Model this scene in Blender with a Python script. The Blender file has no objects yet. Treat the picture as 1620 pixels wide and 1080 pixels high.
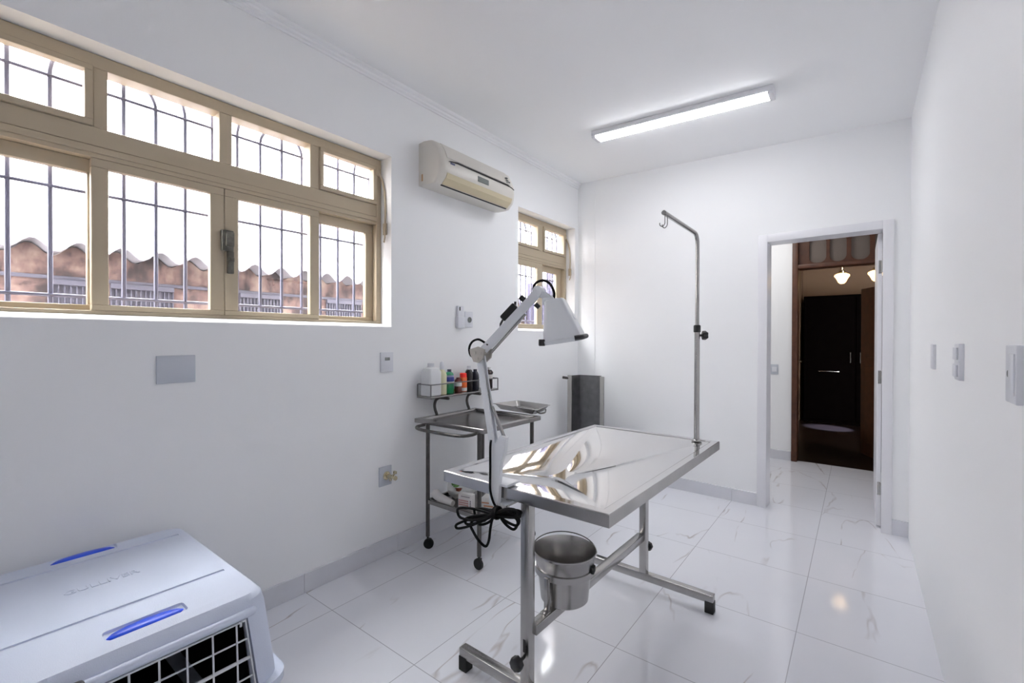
import bpy, bmesh, math, random
from mathutils import Vector, Matrix
random.seed(7)
C = bpy.context.scene.collection
PI = math.pi

# ------------------------------------------------------------------ helpers
def lin(r, g, b):
    f = lambda c: (c/255/12.92) if c/255 <= .04045 else ((c/255+.055)/1.055)**2.4
    return (f(r), f(g), f(b), 1)

def mat(name, col, rough=.5, metal=0., bump=0., bscale=80., spec=.5, var=0., vscale=6., emit=None, estr=0., alpha=None, coat=0.):
    m = bpy.data.materials.new(name); m.use_nodes = True
    nt = m.node_tree; b = nt.nodes['Principled BSDF']
    b.inputs['Base Color'].default_value = col
    b.inputs['Roughness'].default_value = rough
    b.inputs['Metallic'].default_value = metal
    b.inputs['Specular IOR Level'].default_value = spec
    b.inputs['Coat Weight'].default_value = coat
    tc = nt.nodes.new('ShaderNodeTexCoord')
    if bump:
        n = nt.nodes.new('ShaderNodeTexNoise'); n.inputs['Scale'].default_value = bscale
        nt.links.new(tc.outputs['Object'], n.inputs['Vector'])
        bp = nt.nodes.new('ShaderNodeBump'); bp.inputs['Strength'].default_value = bump; bp.inputs['Distance'].default_value = .002
        nt.links.new(n.outputs['Fac'], bp.inputs['Height']); nt.links.new(bp.outputs['Normal'], b.inputs['Normal'])
    if var:
        n = nt.nodes.new('ShaderNodeTexNoise'); n.inputs['Scale'].default_value = vscale; n.inputs['Detail'].default_value = 5
        nt.links.new(tc.outputs['Object'], n.inputs['Vector'])
        hs = nt.nodes.new('ShaderNodeHueSaturation'); hs.inputs['Color'].default_value = col
        mr = nt.nodes.new('ShaderNodeMapRange'); mr.inputs['From Min'].default_value = .3; mr.inputs['From Max'].default_value = .7
        mr.inputs['To Min'].default_value = 1-var; mr.inputs['To Max'].default_value = 1+var
        nt.links.new(n.outputs['Fac'], mr.inputs['Value']); nt.links.new(mr.outputs['Result'], hs.inputs['Value'])
        nt.links.new(hs.outputs['Color'], b.inputs['Base Color'])
    if emit:
        b.inputs['Emission Color'].default_value = emit; b.inputs['Emission Strength'].default_value = estr
    return m

def glass_mat(name, tint=(1, 1, 1, 1), refl=.06, rough=0.):
    m = bpy.data.materials.new(name); m.use_nodes = True; nt = m.node_tree; nt.nodes.clear()
    o = nt.nodes.new('ShaderNodeOutputMaterial'); t = nt.nodes.new('ShaderNodeBsdfTransparent'); g = nt.nodes.new('ShaderNodeBsdfGlossy')
    t.inputs['Color'].default_value = tint; g.inputs['Roughness'].default_value = rough
    mx = nt.nodes.new('ShaderNodeMixShader'); mx.inputs['Fac'].default_value = refl
    nt.links.new(t.outputs[0], mx.inputs[1]); nt.links.new(g.outputs[0], mx.inputs[2]); nt.links.new(mx.outputs[0], o.inputs['Surface'])
    return m

def BM(): return bmesh.new()

def box(bm, x0, x1, y0, y1, z0, z1, bev=0., seg=2, M=None):
    vs = [bm.verts.new(Vector((x, y, z))) for x in (x0, x1) for y in (y0, y1) for z in (z0, z1)]
    fs = [bm.faces.new([vs[i] for i in q]) for q in ((0,1,3,2), (4,6,7,5), (0,4,5,1), (2,3,7,6), (0,2,6,4), (1,5,7,3))]
    geo = list(vs)
    if bev:
        es = list({e for f in fs for e in f.edges})
        r = bmesh.ops.bevel(bm, geom=es, offset=bev, segments=seg, profile=.5, affect='EDGES', clamp_overlap=True)
        geo = list({v for f in r['faces'] for v in f.verts} | {v for v in vs if v.is_valid})
    if M is not None:
        for v in geo: v.co = M @ v.co
    return bm

def tube(bm, pts, r, n=10, closed=False, rr=None, cap=True):
    pts = [Vector(p) for p in pts]; N = len(pts); rings = []; prev = None
    for i in range(N):
        if closed: d = pts[(i+1) % N]-pts[i-1]
        else: d = (pts[min(i+1, N-1)]-pts[max(i-1, 0)])
        d.normalize()
        if prev is None:
            a = Vector((0, 0, 1)) if abs(d.z) < .9 else Vector((1, 0, 0))
            u = d.cross(a).normalized()
        else:
            u = (prev - d*prev.dot(d)).normalized()
        prev = u; w = d.cross(u)
        R = rr[i] if rr else r
        rings.append([bm.verts.new(pts[i]+(u*math.cos(2*PI*k/n)+w*math.sin(2*PI*k/n))*R) for k in range(n)])
    for i in range(N if closed else N-1):
        A, B = rings[i], rings[(i+1) % N]
        off = 0
        if closed and i == N-1:
            off = min(range(n), key=lambda o: sum((A[k].co-B[(k+o) % n].co).length for k in range(n)))
        for k in range(n):
            bm.faces.new((A[k], A[(k+1) % n], B[(k+1+off) % n], B[(k+off) % n]))
    if cap and not closed:
        bm.faces.new(rings[0][::-1]); bm.faces.new(rings[-1])
    return bm

def smoothpath(pts, sub=6, closed=False):
    P = [Vector(p) for p in pts]; N = len(P); out = []
    for i in range(N if closed else N-1):
        if closed: p0, p1, p2, p3 = P[i-1], P[i], P[(i+1) % N], P[(i+2) % N]
        else: p0, p1, p2, p3 = P[max(i-1, 0)], P[i], P[i+1], P[min(i+2, N-1)]
        for k in range(sub):
            t = k/sub
            out.append(.5*((2*p1)+(p2-p0)*t+(2*p0-5*p1+4*p2-p3)*t*t+(3*p1-p0-3*p2+p3)*t**3))
    if not closed: out.append(P[-1])
    return out

def lathe(bm, prof, c=(0, 0, 0), n=28, M=None, close=False):
    rings = []
    for r, z in prof:
        if r < 1e-6: rings.append([bm.verts.new(Vector((0, 0, z)))])
        else: rings.append([bm.verts.new(Vector((r*math.cos(2*PI*k/n), r*math.sin(2*PI*k/n), z))) for k in range(n)])
    prs = list(zip(rings, rings[1:])) + ([(rings[-1], rings[0])] if close else [])
    for A, B in prs:
        for k in range(n):
            a, b = A[k % len(A)], A[(k+1) % len(A)]; c2, d = B[(k+1) % len(B)], B[k % len(B)]
            q = []
            for v in (a, b, c2, d):
                if v not in q: q.append(v)
            if len(q) >= 3: bm.faces.new(q)
    if not close:
        if len(rings[0]) > 1: bm.faces.new(rings[0][::-1])
        if len(rings[-1]) > 1: bm.faces.new(rings[-1])
    T = M if M is not None else Matrix.Translation(c)
    for R in rings:
        for v in R: v.co = T @ v.co
    return bm

def prism(bm, poly, ax, a0, a1, M=None):
    # poly: 2D points in the plane of the two other axes; extruded on axis ax
    def mk(p, a):
        return Vector((a, p[0], p[1])) if ax == 'x' else Vector((p[0], a, p[1])) if ax == 'y' else Vector((p[0], p[1], a))
    A = [bm.verts.new(mk(p, a0)) for p in poly]; B = [bm.verts.new(mk(p, a1)) for p in poly]
    n = len(poly)
    bm.faces.new(A[::-1]); bm.faces.new(B)
    for k in range(n): bm.faces.new((A[k], A[(k+1) % n], B[(k+1) % n], B[k]))
    if M is not None:
        for v in A+B: v.co = M @ v.co
    return bm

def loft(bm, rings, cap=True):
    R = [[bm.verts.new(Vector(p)) for p in r] for r in rings]; n = len(R[0])
    for A, B in zip(R, R[1:]):
        for k in range(n): bm.faces.new((A[k], A[(k+1) % n], B[(k+1) % n], B[k]))
    if cap: bm.faces.new(R[0][::-1]); bm.faces.new(R[-1])
    return bm

def rrect(cx, cy, hx, hy, r, seg=5):
    out = []
    for sx, sy, a0 in ((1, 1, 0), (-1, 1, 90), (-1, -1, 180), (1, -1, 270)):
        for k in range(seg+1):
            a = math.radians(a0+90*k/seg)
            out.append((cx+sx*(hx-r)+r*math.cos(a), cy+sy*(hy-r)+r*math.sin(a)))
    return out

def bar(bm, p0, p1, w, h, up=(0, 0, 1), bev=.002):
    p0, p1 = Vector(p0), Vector(p1); d = (p1-p0); Ln = d.length; d.normalize()
    s = d.cross(Vector(up)).normalized(); u = s.cross(d)
    M = Matrix((s, d, u)).transposed().to_4x4(); M.translation = p0
    return box(bm, -w/2, w/2, 0, Ln, -h/2, h/2, bev, 1, M)

BASE = {}
def obj(name, bm, m, parent=None, smooth=40, label=None):
    bmesh.ops.recalc_face_normals(bm, faces=bm.faces)
    base = BASE.get(parent.name) if parent else None
    if base is not None: bm.transform(Matrix.Translation(-base))
    me = bpy.data.meshes.new(name); bm.to_mesh(me); bm.free()
    if smooth:
        me.polygons.foreach_set('use_smooth', [True]*len(me.polygons))
        me.set_sharp_from_angle(angle=math.radians(smooth))
    o = bpy.data.objects.new(name, me); C.objects.link(o)
    if m: me.materials.append(m)
    if parent:
        o.parent = parent; BASE[o.name] = base
    else: BASE[o.name] = Vector((0, 0, 0))
    if label: o['label'] = label
    return o

def thing(name, label, cat, loc, group=None):
    o = bpy.data.objects.new(name, None); C.objects.link(o); o.location = loc; o.empty_display_size = .05
    o['label'] = label; o['category'] = cat
    if group: o['group'] = group
    BASE[o.name] = Vector(loc); return o

def tag(o, label, cat, group=None):
    o['label'] = label; o['category'] = cat
    if group: o['group'] = group
    return o

def struct(name, bm, m, parent=None, smooth=0):
    o = obj(name, bm, m, parent, smooth)
    if not parent: o['kind'] = 'structure'
    return o

def text_bm(s, size, depth, M, bold=0.):
    cu = bpy.data.curves.new('lettering', 'FONT'); cu.body = s; cu.size = size; cu.extrude = depth; cu.offset = bold
    cu.align_x = 'CENTER'; cu.align_y = 'CENTER'; cu.resolution_u = 3
    t = bpy.data.objects.new('lettering', cu); C.objects.link(t)
    dg = bpy.context.evaluated_depsgraph_get(); me = bpy.data.meshes.new_from_object(t.evaluated_get(dg))
    bm = BM(); bm.from_mesh(me); bm.transform(M)
    bpy.data.objects.remove(t); bpy.data.curves.remove(cu); bpy.data.meshes.remove(me)
    return bm

def axes(o, x, y, z):
    M = Matrix((Vector(x), Vector(y), Vector(z))).transposed().to_4x4(); M.translation = Vector(o); return M

# ------------------------------------------------------------------ materials
M = {}
M['paint'] = mat('white wall paint', lin(249, 250, 251), .55, bump=.08, bscale=160)
M['ceil'] = mat('white ceiling paint', lin(249, 250, 251), .7, bump=.05, bscale=120)
M['trimw'] = mat('white gloss woodwork', lin(236, 236, 240), .3)
M['frame'] = mat('champagne painted aluminium', lin(186, 172, 148), .45, metal=.1, bump=.05, bscale=300)
M['glass'] = glass_mat('window glass', refl=.05)
M['grille'] = mat('blue grey painted iron', lin(92, 92, 114), .5)
M['steel'] = mat('polished stainless steel', (.64, .635, .64, 1), .06, 1., bump=.02, bscale=9)
M['steelb'] = mat('brushed stainless steel', (.44, .43, .42, 1), .24, 1., bump=.05, bscale=60, var=.08, vscale=9)
M['steelt'] = mat('worn dull steel tube', (.11, .105, .10, 1), .36, .9, var=.15, vscale=25)
M['steelg'] = mat('matt galvanised steel', (.21, .21, .215, 1), .42, .9, var=.12, vscale=18)
M['tray'] = mat('worn tray steel', (.30, .29, .285, 1), .24, 1., var=.12, vscale=12)
M['black'] = mat('black plastic', lin(22, 22, 24), .4)
M['cord'] = mat('black cord rubber', lin(9, 9, 10), .7, spec=.15)
M['rubber'] = mat('black rubber', lin(26, 27, 27), .7)
M['wplast'] = mat('white plastic', lin(226, 228, 234), .3)
M['gplast'] = mat('pale grey plate plastic', lin(198, 203, 212), .35)
M['enam'] = mat('white enamel lamp paint', lin(226, 229, 233), .3)
M['ac'] = mat('aged cream plastic', lin(218, 214, 206), .35)
M['acy'] = mat('yellowed louver plastic', lin(212, 200, 168), .4)
M['dark'] = mat('dark slot', lin(40, 38, 36), .6)
M['lcd'] = mat('grey display window', lin(126, 130, 128), .6, spec=.2)
M['crate'] = mat('blue grey crate plastic', lin(212, 220, 238), .45, bump=.25, bscale=420)
M['crate2'] = mat('grey crate front plastic', lin(200, 206, 217), .5, bump=.2, bscale=420)
M['blue'] = mat('bright blue clip plastic', lin(20, 70, 205), .3)
M['wire'] = mat('white coated wire', lin(218, 221, 226), .35)
M['brass'] = mat('brass tap metal', (.62, .55, .38, 1), .25, 1.)
M['led'] = mat('lit led diffuser', (1, 1, 1, 1), .4, emit=(.96, .97, 1, 1), estr=26.)
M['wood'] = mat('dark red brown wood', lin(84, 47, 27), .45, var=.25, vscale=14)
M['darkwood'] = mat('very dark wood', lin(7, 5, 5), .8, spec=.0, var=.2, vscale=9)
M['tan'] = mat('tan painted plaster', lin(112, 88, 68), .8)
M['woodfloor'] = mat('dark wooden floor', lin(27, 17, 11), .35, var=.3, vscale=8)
M['oval'] = mat('frosted beige glass', lin(118, 106, 98), .6, bump=.2, bscale=200)
M['shade'] = mat('lit warm glass shade', lin(120, 96, 70), .3, emit=(1, .66, .30, 1), estr=3.0)
M['soil'] = mat('concrete yard', lin(150, 140, 132), .9)
M['sheet'] = mat('grey fibre cement sheet', lin(128, 126, 133), .85, var=.08, vscale=5)
M['lilac'] = mat('grey lilac painted metal', lin(62, 60, 72), .6, var=.12, vscale=6)
M['gate'] = mat('grey lilac gate paint', lin(58, 54, 70), .7, var=.2, vscale=6, spec=.2)
M['lock'] = mat('worn dark latch metal', lin(104, 102, 94), .45, metal=.4, var=.2, vscale=60)
M['steelg_lit'] = mat('trough steel lit tone', (.46, .45, .43, 1), .5, .6)
M['paper'] = mat('white printed card', lin(232, 230, 228), .55)

def floor_material():
    m = bpy.data.materials.new('polished white marble tile'); m.use_nodes = True; nt = m.node_tree; b = nt.nodes['Principled BSDF']; lk = nt.links.new
    def N(t, **k):
        n = nt.nodes.new(t)
        for a, v in k.items(): setattr(n, a, v)
        return n
    def mt(op, a, b2=None, c=None):
        n = N('ShaderNodeMath', operation=op)
        for i, v in enumerate((a, b2, c)):
            if v is None: continue
            if isinstance(v, (int, float)): n.inputs[i].default_value = v
            else: lk(v, n.inputs[i])
        return n.outputs[0]
    tc = N('ShaderNodeTexCoord'); sp = N('ShaderNodeSeparateXYZ'); lk(tc.outputs['Object'], sp.inputs[0])
    SX, SY, X0, Y0 = .5922, .5862, -.2137, 2.358
    u = mt('DIVIDE', mt('SUBTRACT', sp.outputs['X'], X0), SX); v = mt('DIVIDE', mt('SUBTRACT', sp.outputs['Y'], Y0), SY)
    def edge(w, s):
        f = mt('FRACT', w); return mt('MULTIPLY', mt('MINIMUM', f, mt('SUBTRACT', 1., f)), s)
    e = mt('MINIMUM', edge(u, SX), edge(v, SY))
    mr = N('ShaderNodeMapRange'); mr.inputs['From Min'].default_value = .0008; mr.inputs['From Max'].default_value = .0022
    mr.inputs['To Min'].default_value = 1; mr.inputs['To Max'].default_value = 0; lk(e, mr.inputs['Value']); grout = mr.outputs[0]
    cell = N('ShaderNodeCombineXYZ'); lk(mt('FLOOR', u), cell.inputs[0]); lk(mt('FLOOR', v), cell.inputs[1])
    wn = N('ShaderNodeTexWhiteNoise', noise_dimensions='2D'); lk(cell.outputs[0], wn.inputs['Vector'])
    off = N('ShaderNodeVectorMath', operation='SCALE'); lk(wn.outputs['Color'], off.inputs[0]); off.inputs['Scale'].default_value = 30
    ad = N('ShaderNodeVectorMath', operation='ADD'); lk(tc.outputs['Object'], ad.inputs[0]); lk(off.outputs[0], ad.inputs[1])
    mp = N('ShaderNodeMapping'); mp.inputs['Rotation'].default_value = (0, 0, math.radians(28)); mp.inputs['Scale'].default_value = (1.7, .42, 1); lk(ad.outputs[0], mp.inputs['Vector'])
    n1 = N('ShaderNodeTexNoise'); n1.inputs['Scale'].default_value = 1.5; n1.inputs['Detail'].default_value = 4; n1.inputs['Roughness'].default_value = .42; n1.inputs['Distortion'].default_value = .15
    lk(mp.outputs[0], n1.inputs['Vector'])
    vein = mt('ABSOLUTE', mt('SUBTRACT', n1.outputs['Fac'], .5))
    v1 = N('ShaderNodeMapRange'); v1.inputs['From Min'].default_value = 0; v1.inputs['From Max'].default_value = .0075; v1.inputs['To Min'].default_value = 1; v1.inputs['To Max'].default_value = 0; lk(vein, v1.inputs['Value'])
    n2 = N('ShaderNodeTexNoise'); n2.inputs['Scale'].default_value = 3.2; lk(ad.outputs[0], n2.inputs['Vector'])
    msk = N('ShaderNodeMapRange'); msk.inputs['From Min'].default_value = .47; msk.inputs['From Max'].default_value = .66; lk(n2.outputs['Fac'], msk.inputs['Value'])
    vm = mt('MULTIPLY', mt('MULTIPLY', v1.outputs[0], msk.outputs[0]), .75)
    n3 = N('ShaderNodeTexNoise'); n3.inputs['Scale'].default_value = 2.2; n3.inputs['Detail'].default_value = 3; lk(ad.outputs[0], n3.inputs['Vector'])
    cl = N('ShaderNodeMix', data_type='RGBA'); cl.inputs['A'].default_value = lin(235, 236, 242); cl.inputs['B'].default_value = lin(226, 228, 235); lk(n3.outputs['Fac'], cl.inputs['Factor'])
    c1 = N('ShaderNodeMix', data_type='RGBA'); lk(cl.outputs['Result'], c1.inputs['A']); c1.inputs['B'].default_value = lin(158, 146, 142); lk(vm, c1.inputs['Factor'])
    c2 = N('ShaderNodeMix', data_type='RGBA'); lk(c1.outputs['Result'], c2.inputs['A']); c2.inputs['B'].default_value = lin(150, 150, 158); lk(mt('MULTIPLY', grout, .8), c2.inputs['Factor'])
    lk(c2.outputs['Result'], b.inputs['Base Color'])
    b.inputs['Roughness'].default_value = .07; b.inputs['Specular IOR Level'].default_value = .5
    return m
M['tile'] = floor_material()

def marble_skirt():
    m = mat('marble skirting tile', lin(222, 223, 229), .15, var=.05, vscale=5)
    return m
M['skirt'] = marble_skirt()

def stained_wall():
    m = bpy.data.materials.new('stained pinkish concrete'); m.use_nodes = True; nt = m.node_tree; b = nt.nodes['Principled BSDF']; lk = nt.links.new
    tc = nt.nodes.new('ShaderNodeTexCoord'); mp = nt.nodes.new('ShaderNodeMapping'); mp.inputs['Scale'].default_value = (1, 2.2, 1.6); lk(tc.outputs['Object'], mp.inputs['Vector'])
    n = nt.nodes.new('ShaderNodeTexNoise'); n.inputs['Scale'].default_value = 3; n.inputs['Detail'].default_value = 8; n.inputs['Roughness'].default_value = .7; lk(mp.outputs[0], n.inputs['Vector'])
    cr = nt.nodes.new('ShaderNodeValToRGB'); e = cr.color_ramp.elements
    e[0].position = .40; e[0].color = lin(40, 32, 32); e[1].position = .63; e[1].color = lin(120, 104, 94)
    x = e.new(.5); x.color = lin(90, 70, 66)
    lk(n.outputs['Fac'], cr.inputs['Fac']); lk(cr.outputs['Color'], b.inputs['Base Color']); b.inputs['Roughness'].default_value = .95
    return m
M['stain'] = stained_wall()

def brick_white():
    m = bpy.data.materials.new('white painted brick'); m.use_nodes = True; nt = m.node_tree; b = nt.nodes['Principled BSDF']; lk = nt.links.new
    tc = nt.nodes.new('ShaderNodeTexCoord'); mp = nt.nodes.new('ShaderNodeMapping'); mp.inputs['Rotation'].default_value = (0, math.radians(90), math.radians(90)); lk(tc.outputs['Object'], mp.inputs['Vector'])
    t = nt.nodes.new('ShaderNodeTexBrick'); t.inputs['Color1'].default_value = lin(250, 248, 246); t.inputs['Color2'].default_value = lin(244, 240, 240); t.inputs['Mortar'].default_value = lin(222, 208, 204)
    t.inputs['Scale'].default_value = 2.; t.inputs['Mortar Size'].default_value = .01; lk(mp.outputs[0], t.inputs['Vector']); lk(t.outputs['Color'], b.inputs['Base Color']); b.inputs['Roughness'].default_value = .9
    return m
M['brick'] = brick_white()

# ------------------------------------------------------------------ room dimensions (metres, camera stands over the origin)
XL, XR, YB = -2.244, .265, -1.05
FS = -.030                                   # the far wall is very slightly off square
def yf(x): return 3.935 + (x-XR)*FS          # far wall face
def zc(x): return 2.75 + (XR-x)*.04          # ceiling falls a little to the right
FM = Matrix.Translation((XR, 3.935, 0)) @ Matrix.Rotation(math.atan(FS), 4, 'Z') @ Matrix.Translation((-XR, -3.935, 0))

# floor (room and hallway)
bm = BM(); box(bm, -2.5, .5, YB-.3, 5.70, -.08, 0); struct('floor', bm, M['tile'])
# ceiling
bm = BM(); prism(bm, [(-2.36, zc(-2.36)), (.40, zc(.40)), (.40, 3.0), (-2.36, 3.0)], 'y', YB-.2, 4.12); struct('ceiling', bm, M['ceil'])

def wall_cells(bm, ys, zs, holes, x0, x1):
    for i in range(len(ys)-1):
        for j in range(len(zs)-1):
            if (i, j) in holes: continue
            box(bm, x0, x1, ys[i], ys[i+1], zs[j], zs[j+1])
# left wall with two window openings
W1 = (-.002, 1.724); W2 = (3.005, 3.948); WZ = (1.366, 2.396)
bm = BM(); wall_cells(bm, [YB-.2, W1[0], W1[1], W2[0], W2[1], 4.12], [-.08, WZ[0], WZ[1], 2.9], {(1, 1), (3, 1)}, -2.432, XL)
bmesh.ops.remove_doubles(bm, verts=bm.verts, dist=.0005)
struct('wall_left', bm, M['paint'])
bm = BM(); box(bm, XR, .42, YB-.2, 4.12, -.08, 2.9); struct('wall_right', bm, M['paint'])
# far wall with the doorway
DX0, DX1, DZ = -.560, .125, 2.043
bm = BM()
box(bm, XL-.02, DX0-.02, 3.935, 4.065, -.02, 2.9, M=FM); box(bm, DX1+.02, XR+.02, 3.935, 4.065, -.02, 2.9, M=FM); box(bm, DX0-.02, DX1+.02, 3.935, 4.065, DZ+.02, 2.9, M=FM)
struct('wall_far', bm, M['paint'])
# back wall behind the camera, with a white double door
bm = BM(); box(bm, -2.4, -1.75, YB-.15, YB, -.08, 2.9); box(bm, .12, .40, YB-.15, YB, -.08, 2.9); box(bm, -1.75, .12, YB-.15, YB, 2.15, 2.9); struct('wall_back', bm, M['paint'])
bm = BM(); box(bm, -1.75, -.82, YB-.10, YB-.05, 0, 2.15, .004); box(bm, -.81, .12, YB-.10, YB-.05, 0, 2.15, .004); struct('door_3', bm, M['trimw'])
# skirting tiles
bm = BM()
ys = [YB, -.58, .006, .592, 1.178, 1.764, 2.35, 2.936, 3.522, 4.0]
for a, b in zip(ys, ys[1:]): box(bm, XL, XL+.012, a+.0006, b-.0006, 0, .10, .001, 1)
struct('baseboard_left', bm, M['skirt'])
bm = BM()
xs = [XL+.013, -1.99, -1.397, -.805, -.624]
for a, b in zip(xs, xs[1:]): box(bm, a+.0006, b-.0006, 3.923, 3.935, 0, .10, .001, 1, FM)
box(bm, .181, XR, 3.923, 3.935, 0, .10, .001, 1, FM)
struct('baseboard_far', bm, M['skirt'])
# small crown bead on the left wall
bm = BM(); z = zc(XL)
prism(bm, [(XL, z-.055), (XL+.008, z-.055), (XL+.010, z-.045), (XL+.020, z-.040), (XL+.022, z-.028), (XL+.034, z-.024), (XL+.036, z+.01), (XL, z+.01)], 'y', YB, 4.0)
struct('trim_1', bm, M['ceil'])

# ------------------------------------------------------------------ doorway
bm = BM()
box(bm, DX1, DX1+.057, 3.917, 3.936, 0, DZ+.057, .003, 2, FM)            # architrave
box(bm, DX0-.064, DX0, 3.917, 3.936, 0, DZ+.057, .003, 2, FM)
box(bm, DX0, DX1, 3.917, 3.936, DZ, DZ+.057, .003, 2, FM)
box(bm, DX1, DX1+.022, 3.930, 4.085, 0, DZ, .001, 1, FM); box(bm, DX0-.022, DX0, 3.930, 4.085, 0, DZ, .001, 1, FM); box(bm, DX0-.02, DX1+.02, 3.930, 4.085, DZ, DZ+.022, .001, 1, FM)
d1 = struct('door_1', bm, M['trimw'], smooth=40)
bm = BM(); box(bm, .101, .126, 4.02, 4.72, .012, 2.03, .002); obj('door_leaf', bm, M['trimw'], d1)
for zz in (1.80, 1.04, .27):
    bm = BM(); box(bm, .106, .124, 4.0175, 4.021, zz-.045, zz+.045, .001, 1)
    hg = obj('hinge', bm, M['steelb'], d1, label='steel hinge plate on white jamb')
    bm = BM(); lathe(bm, [(.006, zz-.04), (.006, zz+.04)], n=12)
    bm.transform(Matrix.Translation((.1245, 4.012, 0))); obj('hinge_pin', bm, M['steelb'], hg)

# ------------------------------------------------------------------ hallway and the dark room beyond
bm = BM(); box(bm, -2.1, -.567, 5.665, 5.80, -.08, 2.75); box(bm, .42, .75, 5.665, 5.80, -.08, 2.75); box(bm, -.567, .42, 5.665, 5.80, 2.46, 2.75)
struct('wall_hall', bm, M['paint'])
bm = BM(); box(bm, -2.2, -2.05, 4.0, 5.8, -.08, 2.75); struct('wall_hall_side', bm, M['paint'])
bm = BM(); box(bm, .42, .56, 4.0, 5.8, -.08, 2.75); struct('wall_hall_end', bm, M['paint'])
bm = BM(); box(bm, -2.2, .6, 4.075, 5.85, 2.70, 2.80); 
o = struct('ceiling_hall', bm, M['ceil'])
bm = BM(); box(bm, -2.05, -.570, 5.653, 5.665, 0, .10, .001, 1); struct('baseboard_hall', bm, M['skirt'])
# wooden doorway: frame, transom with three arched panes
bm = BM()
box(bm, -.567, -.515, 5.63, 5.80, 0, 2.46, .004); box(bm, .37, .425, 5.63, 5.80, 0, 2.46, .004)
box(bm, -.515, .37, 5.63, 5.80, 2.045, 2.085, .004); box(bm, -.515, .37, 5.63, 5.80, 2.41, 2.46, .004)
d2 = struct('door_2', bm, M['wood'], smooth=40)
bm = BM()
OV = [(-.346, .074), (-.173, .070), (.008, .074), (.195, .074)]
edges = [-.515] + [v for c, h in OV for v in (c-h, c+h)] + [.37]
for i in range(0, len(edges), 2): box(bm, edges[i], edges[i+1], 5.69, 5.72, 2.085, 2.41)
for c, h in OV:
    box(bm, c-h, c+h, 5.69, 5.72, 2.085, 2.10); box(bm, c-h, c+h, 5.69, 5.72, 2.365, 2.41)
    r = .062
    for sx in (-1, 1):
        for sz, zb in ((-1, 2.10), (1, 2.365)):
            arc = [(c+sx*(h-r+r*math.cos(t)), zb-sz*(r-r*math.sin(t))) for t in [PI/2*k/6 for k in range(7)]]
            prism(bm, [(c+sx*h, zb)]+arc, 'y', 5.69, 5.72)
obj('transom_panel', bm, M['wood'], d2)
for c, h in OV:
    bm = BM(); box(bm, c-h-.01, c+h+.01, 5.722, 5.728, 2.09, 2.375); obj('oval_pane', bm, M['oval'], d2, label='frosted beige oval pane')
# dark room shell
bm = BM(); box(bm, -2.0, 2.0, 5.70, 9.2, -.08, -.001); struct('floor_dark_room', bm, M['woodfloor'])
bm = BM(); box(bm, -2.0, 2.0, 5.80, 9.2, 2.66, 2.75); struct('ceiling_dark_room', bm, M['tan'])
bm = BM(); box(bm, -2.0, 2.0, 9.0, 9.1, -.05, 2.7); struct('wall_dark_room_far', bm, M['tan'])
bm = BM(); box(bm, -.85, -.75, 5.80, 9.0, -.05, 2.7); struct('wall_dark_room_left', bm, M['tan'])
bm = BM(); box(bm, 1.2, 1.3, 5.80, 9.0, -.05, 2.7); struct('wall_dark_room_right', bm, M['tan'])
# open door leaf swung against the dark room's left wall
t = thing('wooden_door_leaf', 'brown wooden door leaf standing open at the left inside the dark room', 'door', (-.62, 5.82, 0))
bm = BM(); box(bm, -.64, -.60, 5.82, 6.62, .01, 2.03, .004)
obj('leaf', bm, M['wood'], t)
bm = BM(); box(bm, -.60, -.592, 5.92, 6.52, 1.15, 1.92, .003); box(bm, -.60, -.592, 5.92, 6.52, .15, 1.0, .003); obj('panel', bm, M['wood'], t)
bm = BM(); tube(bm, [(-.60, 6.55, 1.03), (-.55, 6.55, 1.03), (-.55, 6.45, 1.03)], .008); obj('door_handle', bm, M['brass'], t)
t = thing('wooden_door_leaf', 'dark brown door leaf standing ajar at the right inside the dark room', 'door', (.36, 5.84, 0))
Ml = axes((.36, 5.84, 0), Vector((-.324, .66, 0)).normalized(), Vector((-.66, -.324, 0)).normalized(), (0, 0, 1))
bm = BM(); box(bm, 0, .735, -.02, .02, .01, 1.87, .004, 2, Ml); obj('leaf', bm, M['wood'], t)
bm = BM(); box(bm, .10, .635, .02, .027, 1.10, 1.77, .003, 2, Ml); box(bm, .10, .635, .02, .027, .15, 1.0, .003, 2, Ml); obj('panel', bm, M['wood'], t)
# dark wardrobe at the back
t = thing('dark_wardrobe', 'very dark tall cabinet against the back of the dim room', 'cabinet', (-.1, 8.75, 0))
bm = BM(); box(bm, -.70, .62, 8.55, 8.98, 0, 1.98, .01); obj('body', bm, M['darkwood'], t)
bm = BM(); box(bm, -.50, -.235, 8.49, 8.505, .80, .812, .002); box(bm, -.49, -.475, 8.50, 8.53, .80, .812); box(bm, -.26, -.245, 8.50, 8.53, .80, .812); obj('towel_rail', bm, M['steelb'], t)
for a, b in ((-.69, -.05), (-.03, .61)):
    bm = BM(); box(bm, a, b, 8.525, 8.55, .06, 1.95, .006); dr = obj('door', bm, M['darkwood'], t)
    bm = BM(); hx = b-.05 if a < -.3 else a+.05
    tube(bm, [(hx, 8.525, .95), (hx, 8.50, .95), (hx, 8.50, 1.1), (hx, 8.525, 1.1)], .006, 8); obj('handle', bm, M['steelt'], dr)
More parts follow.
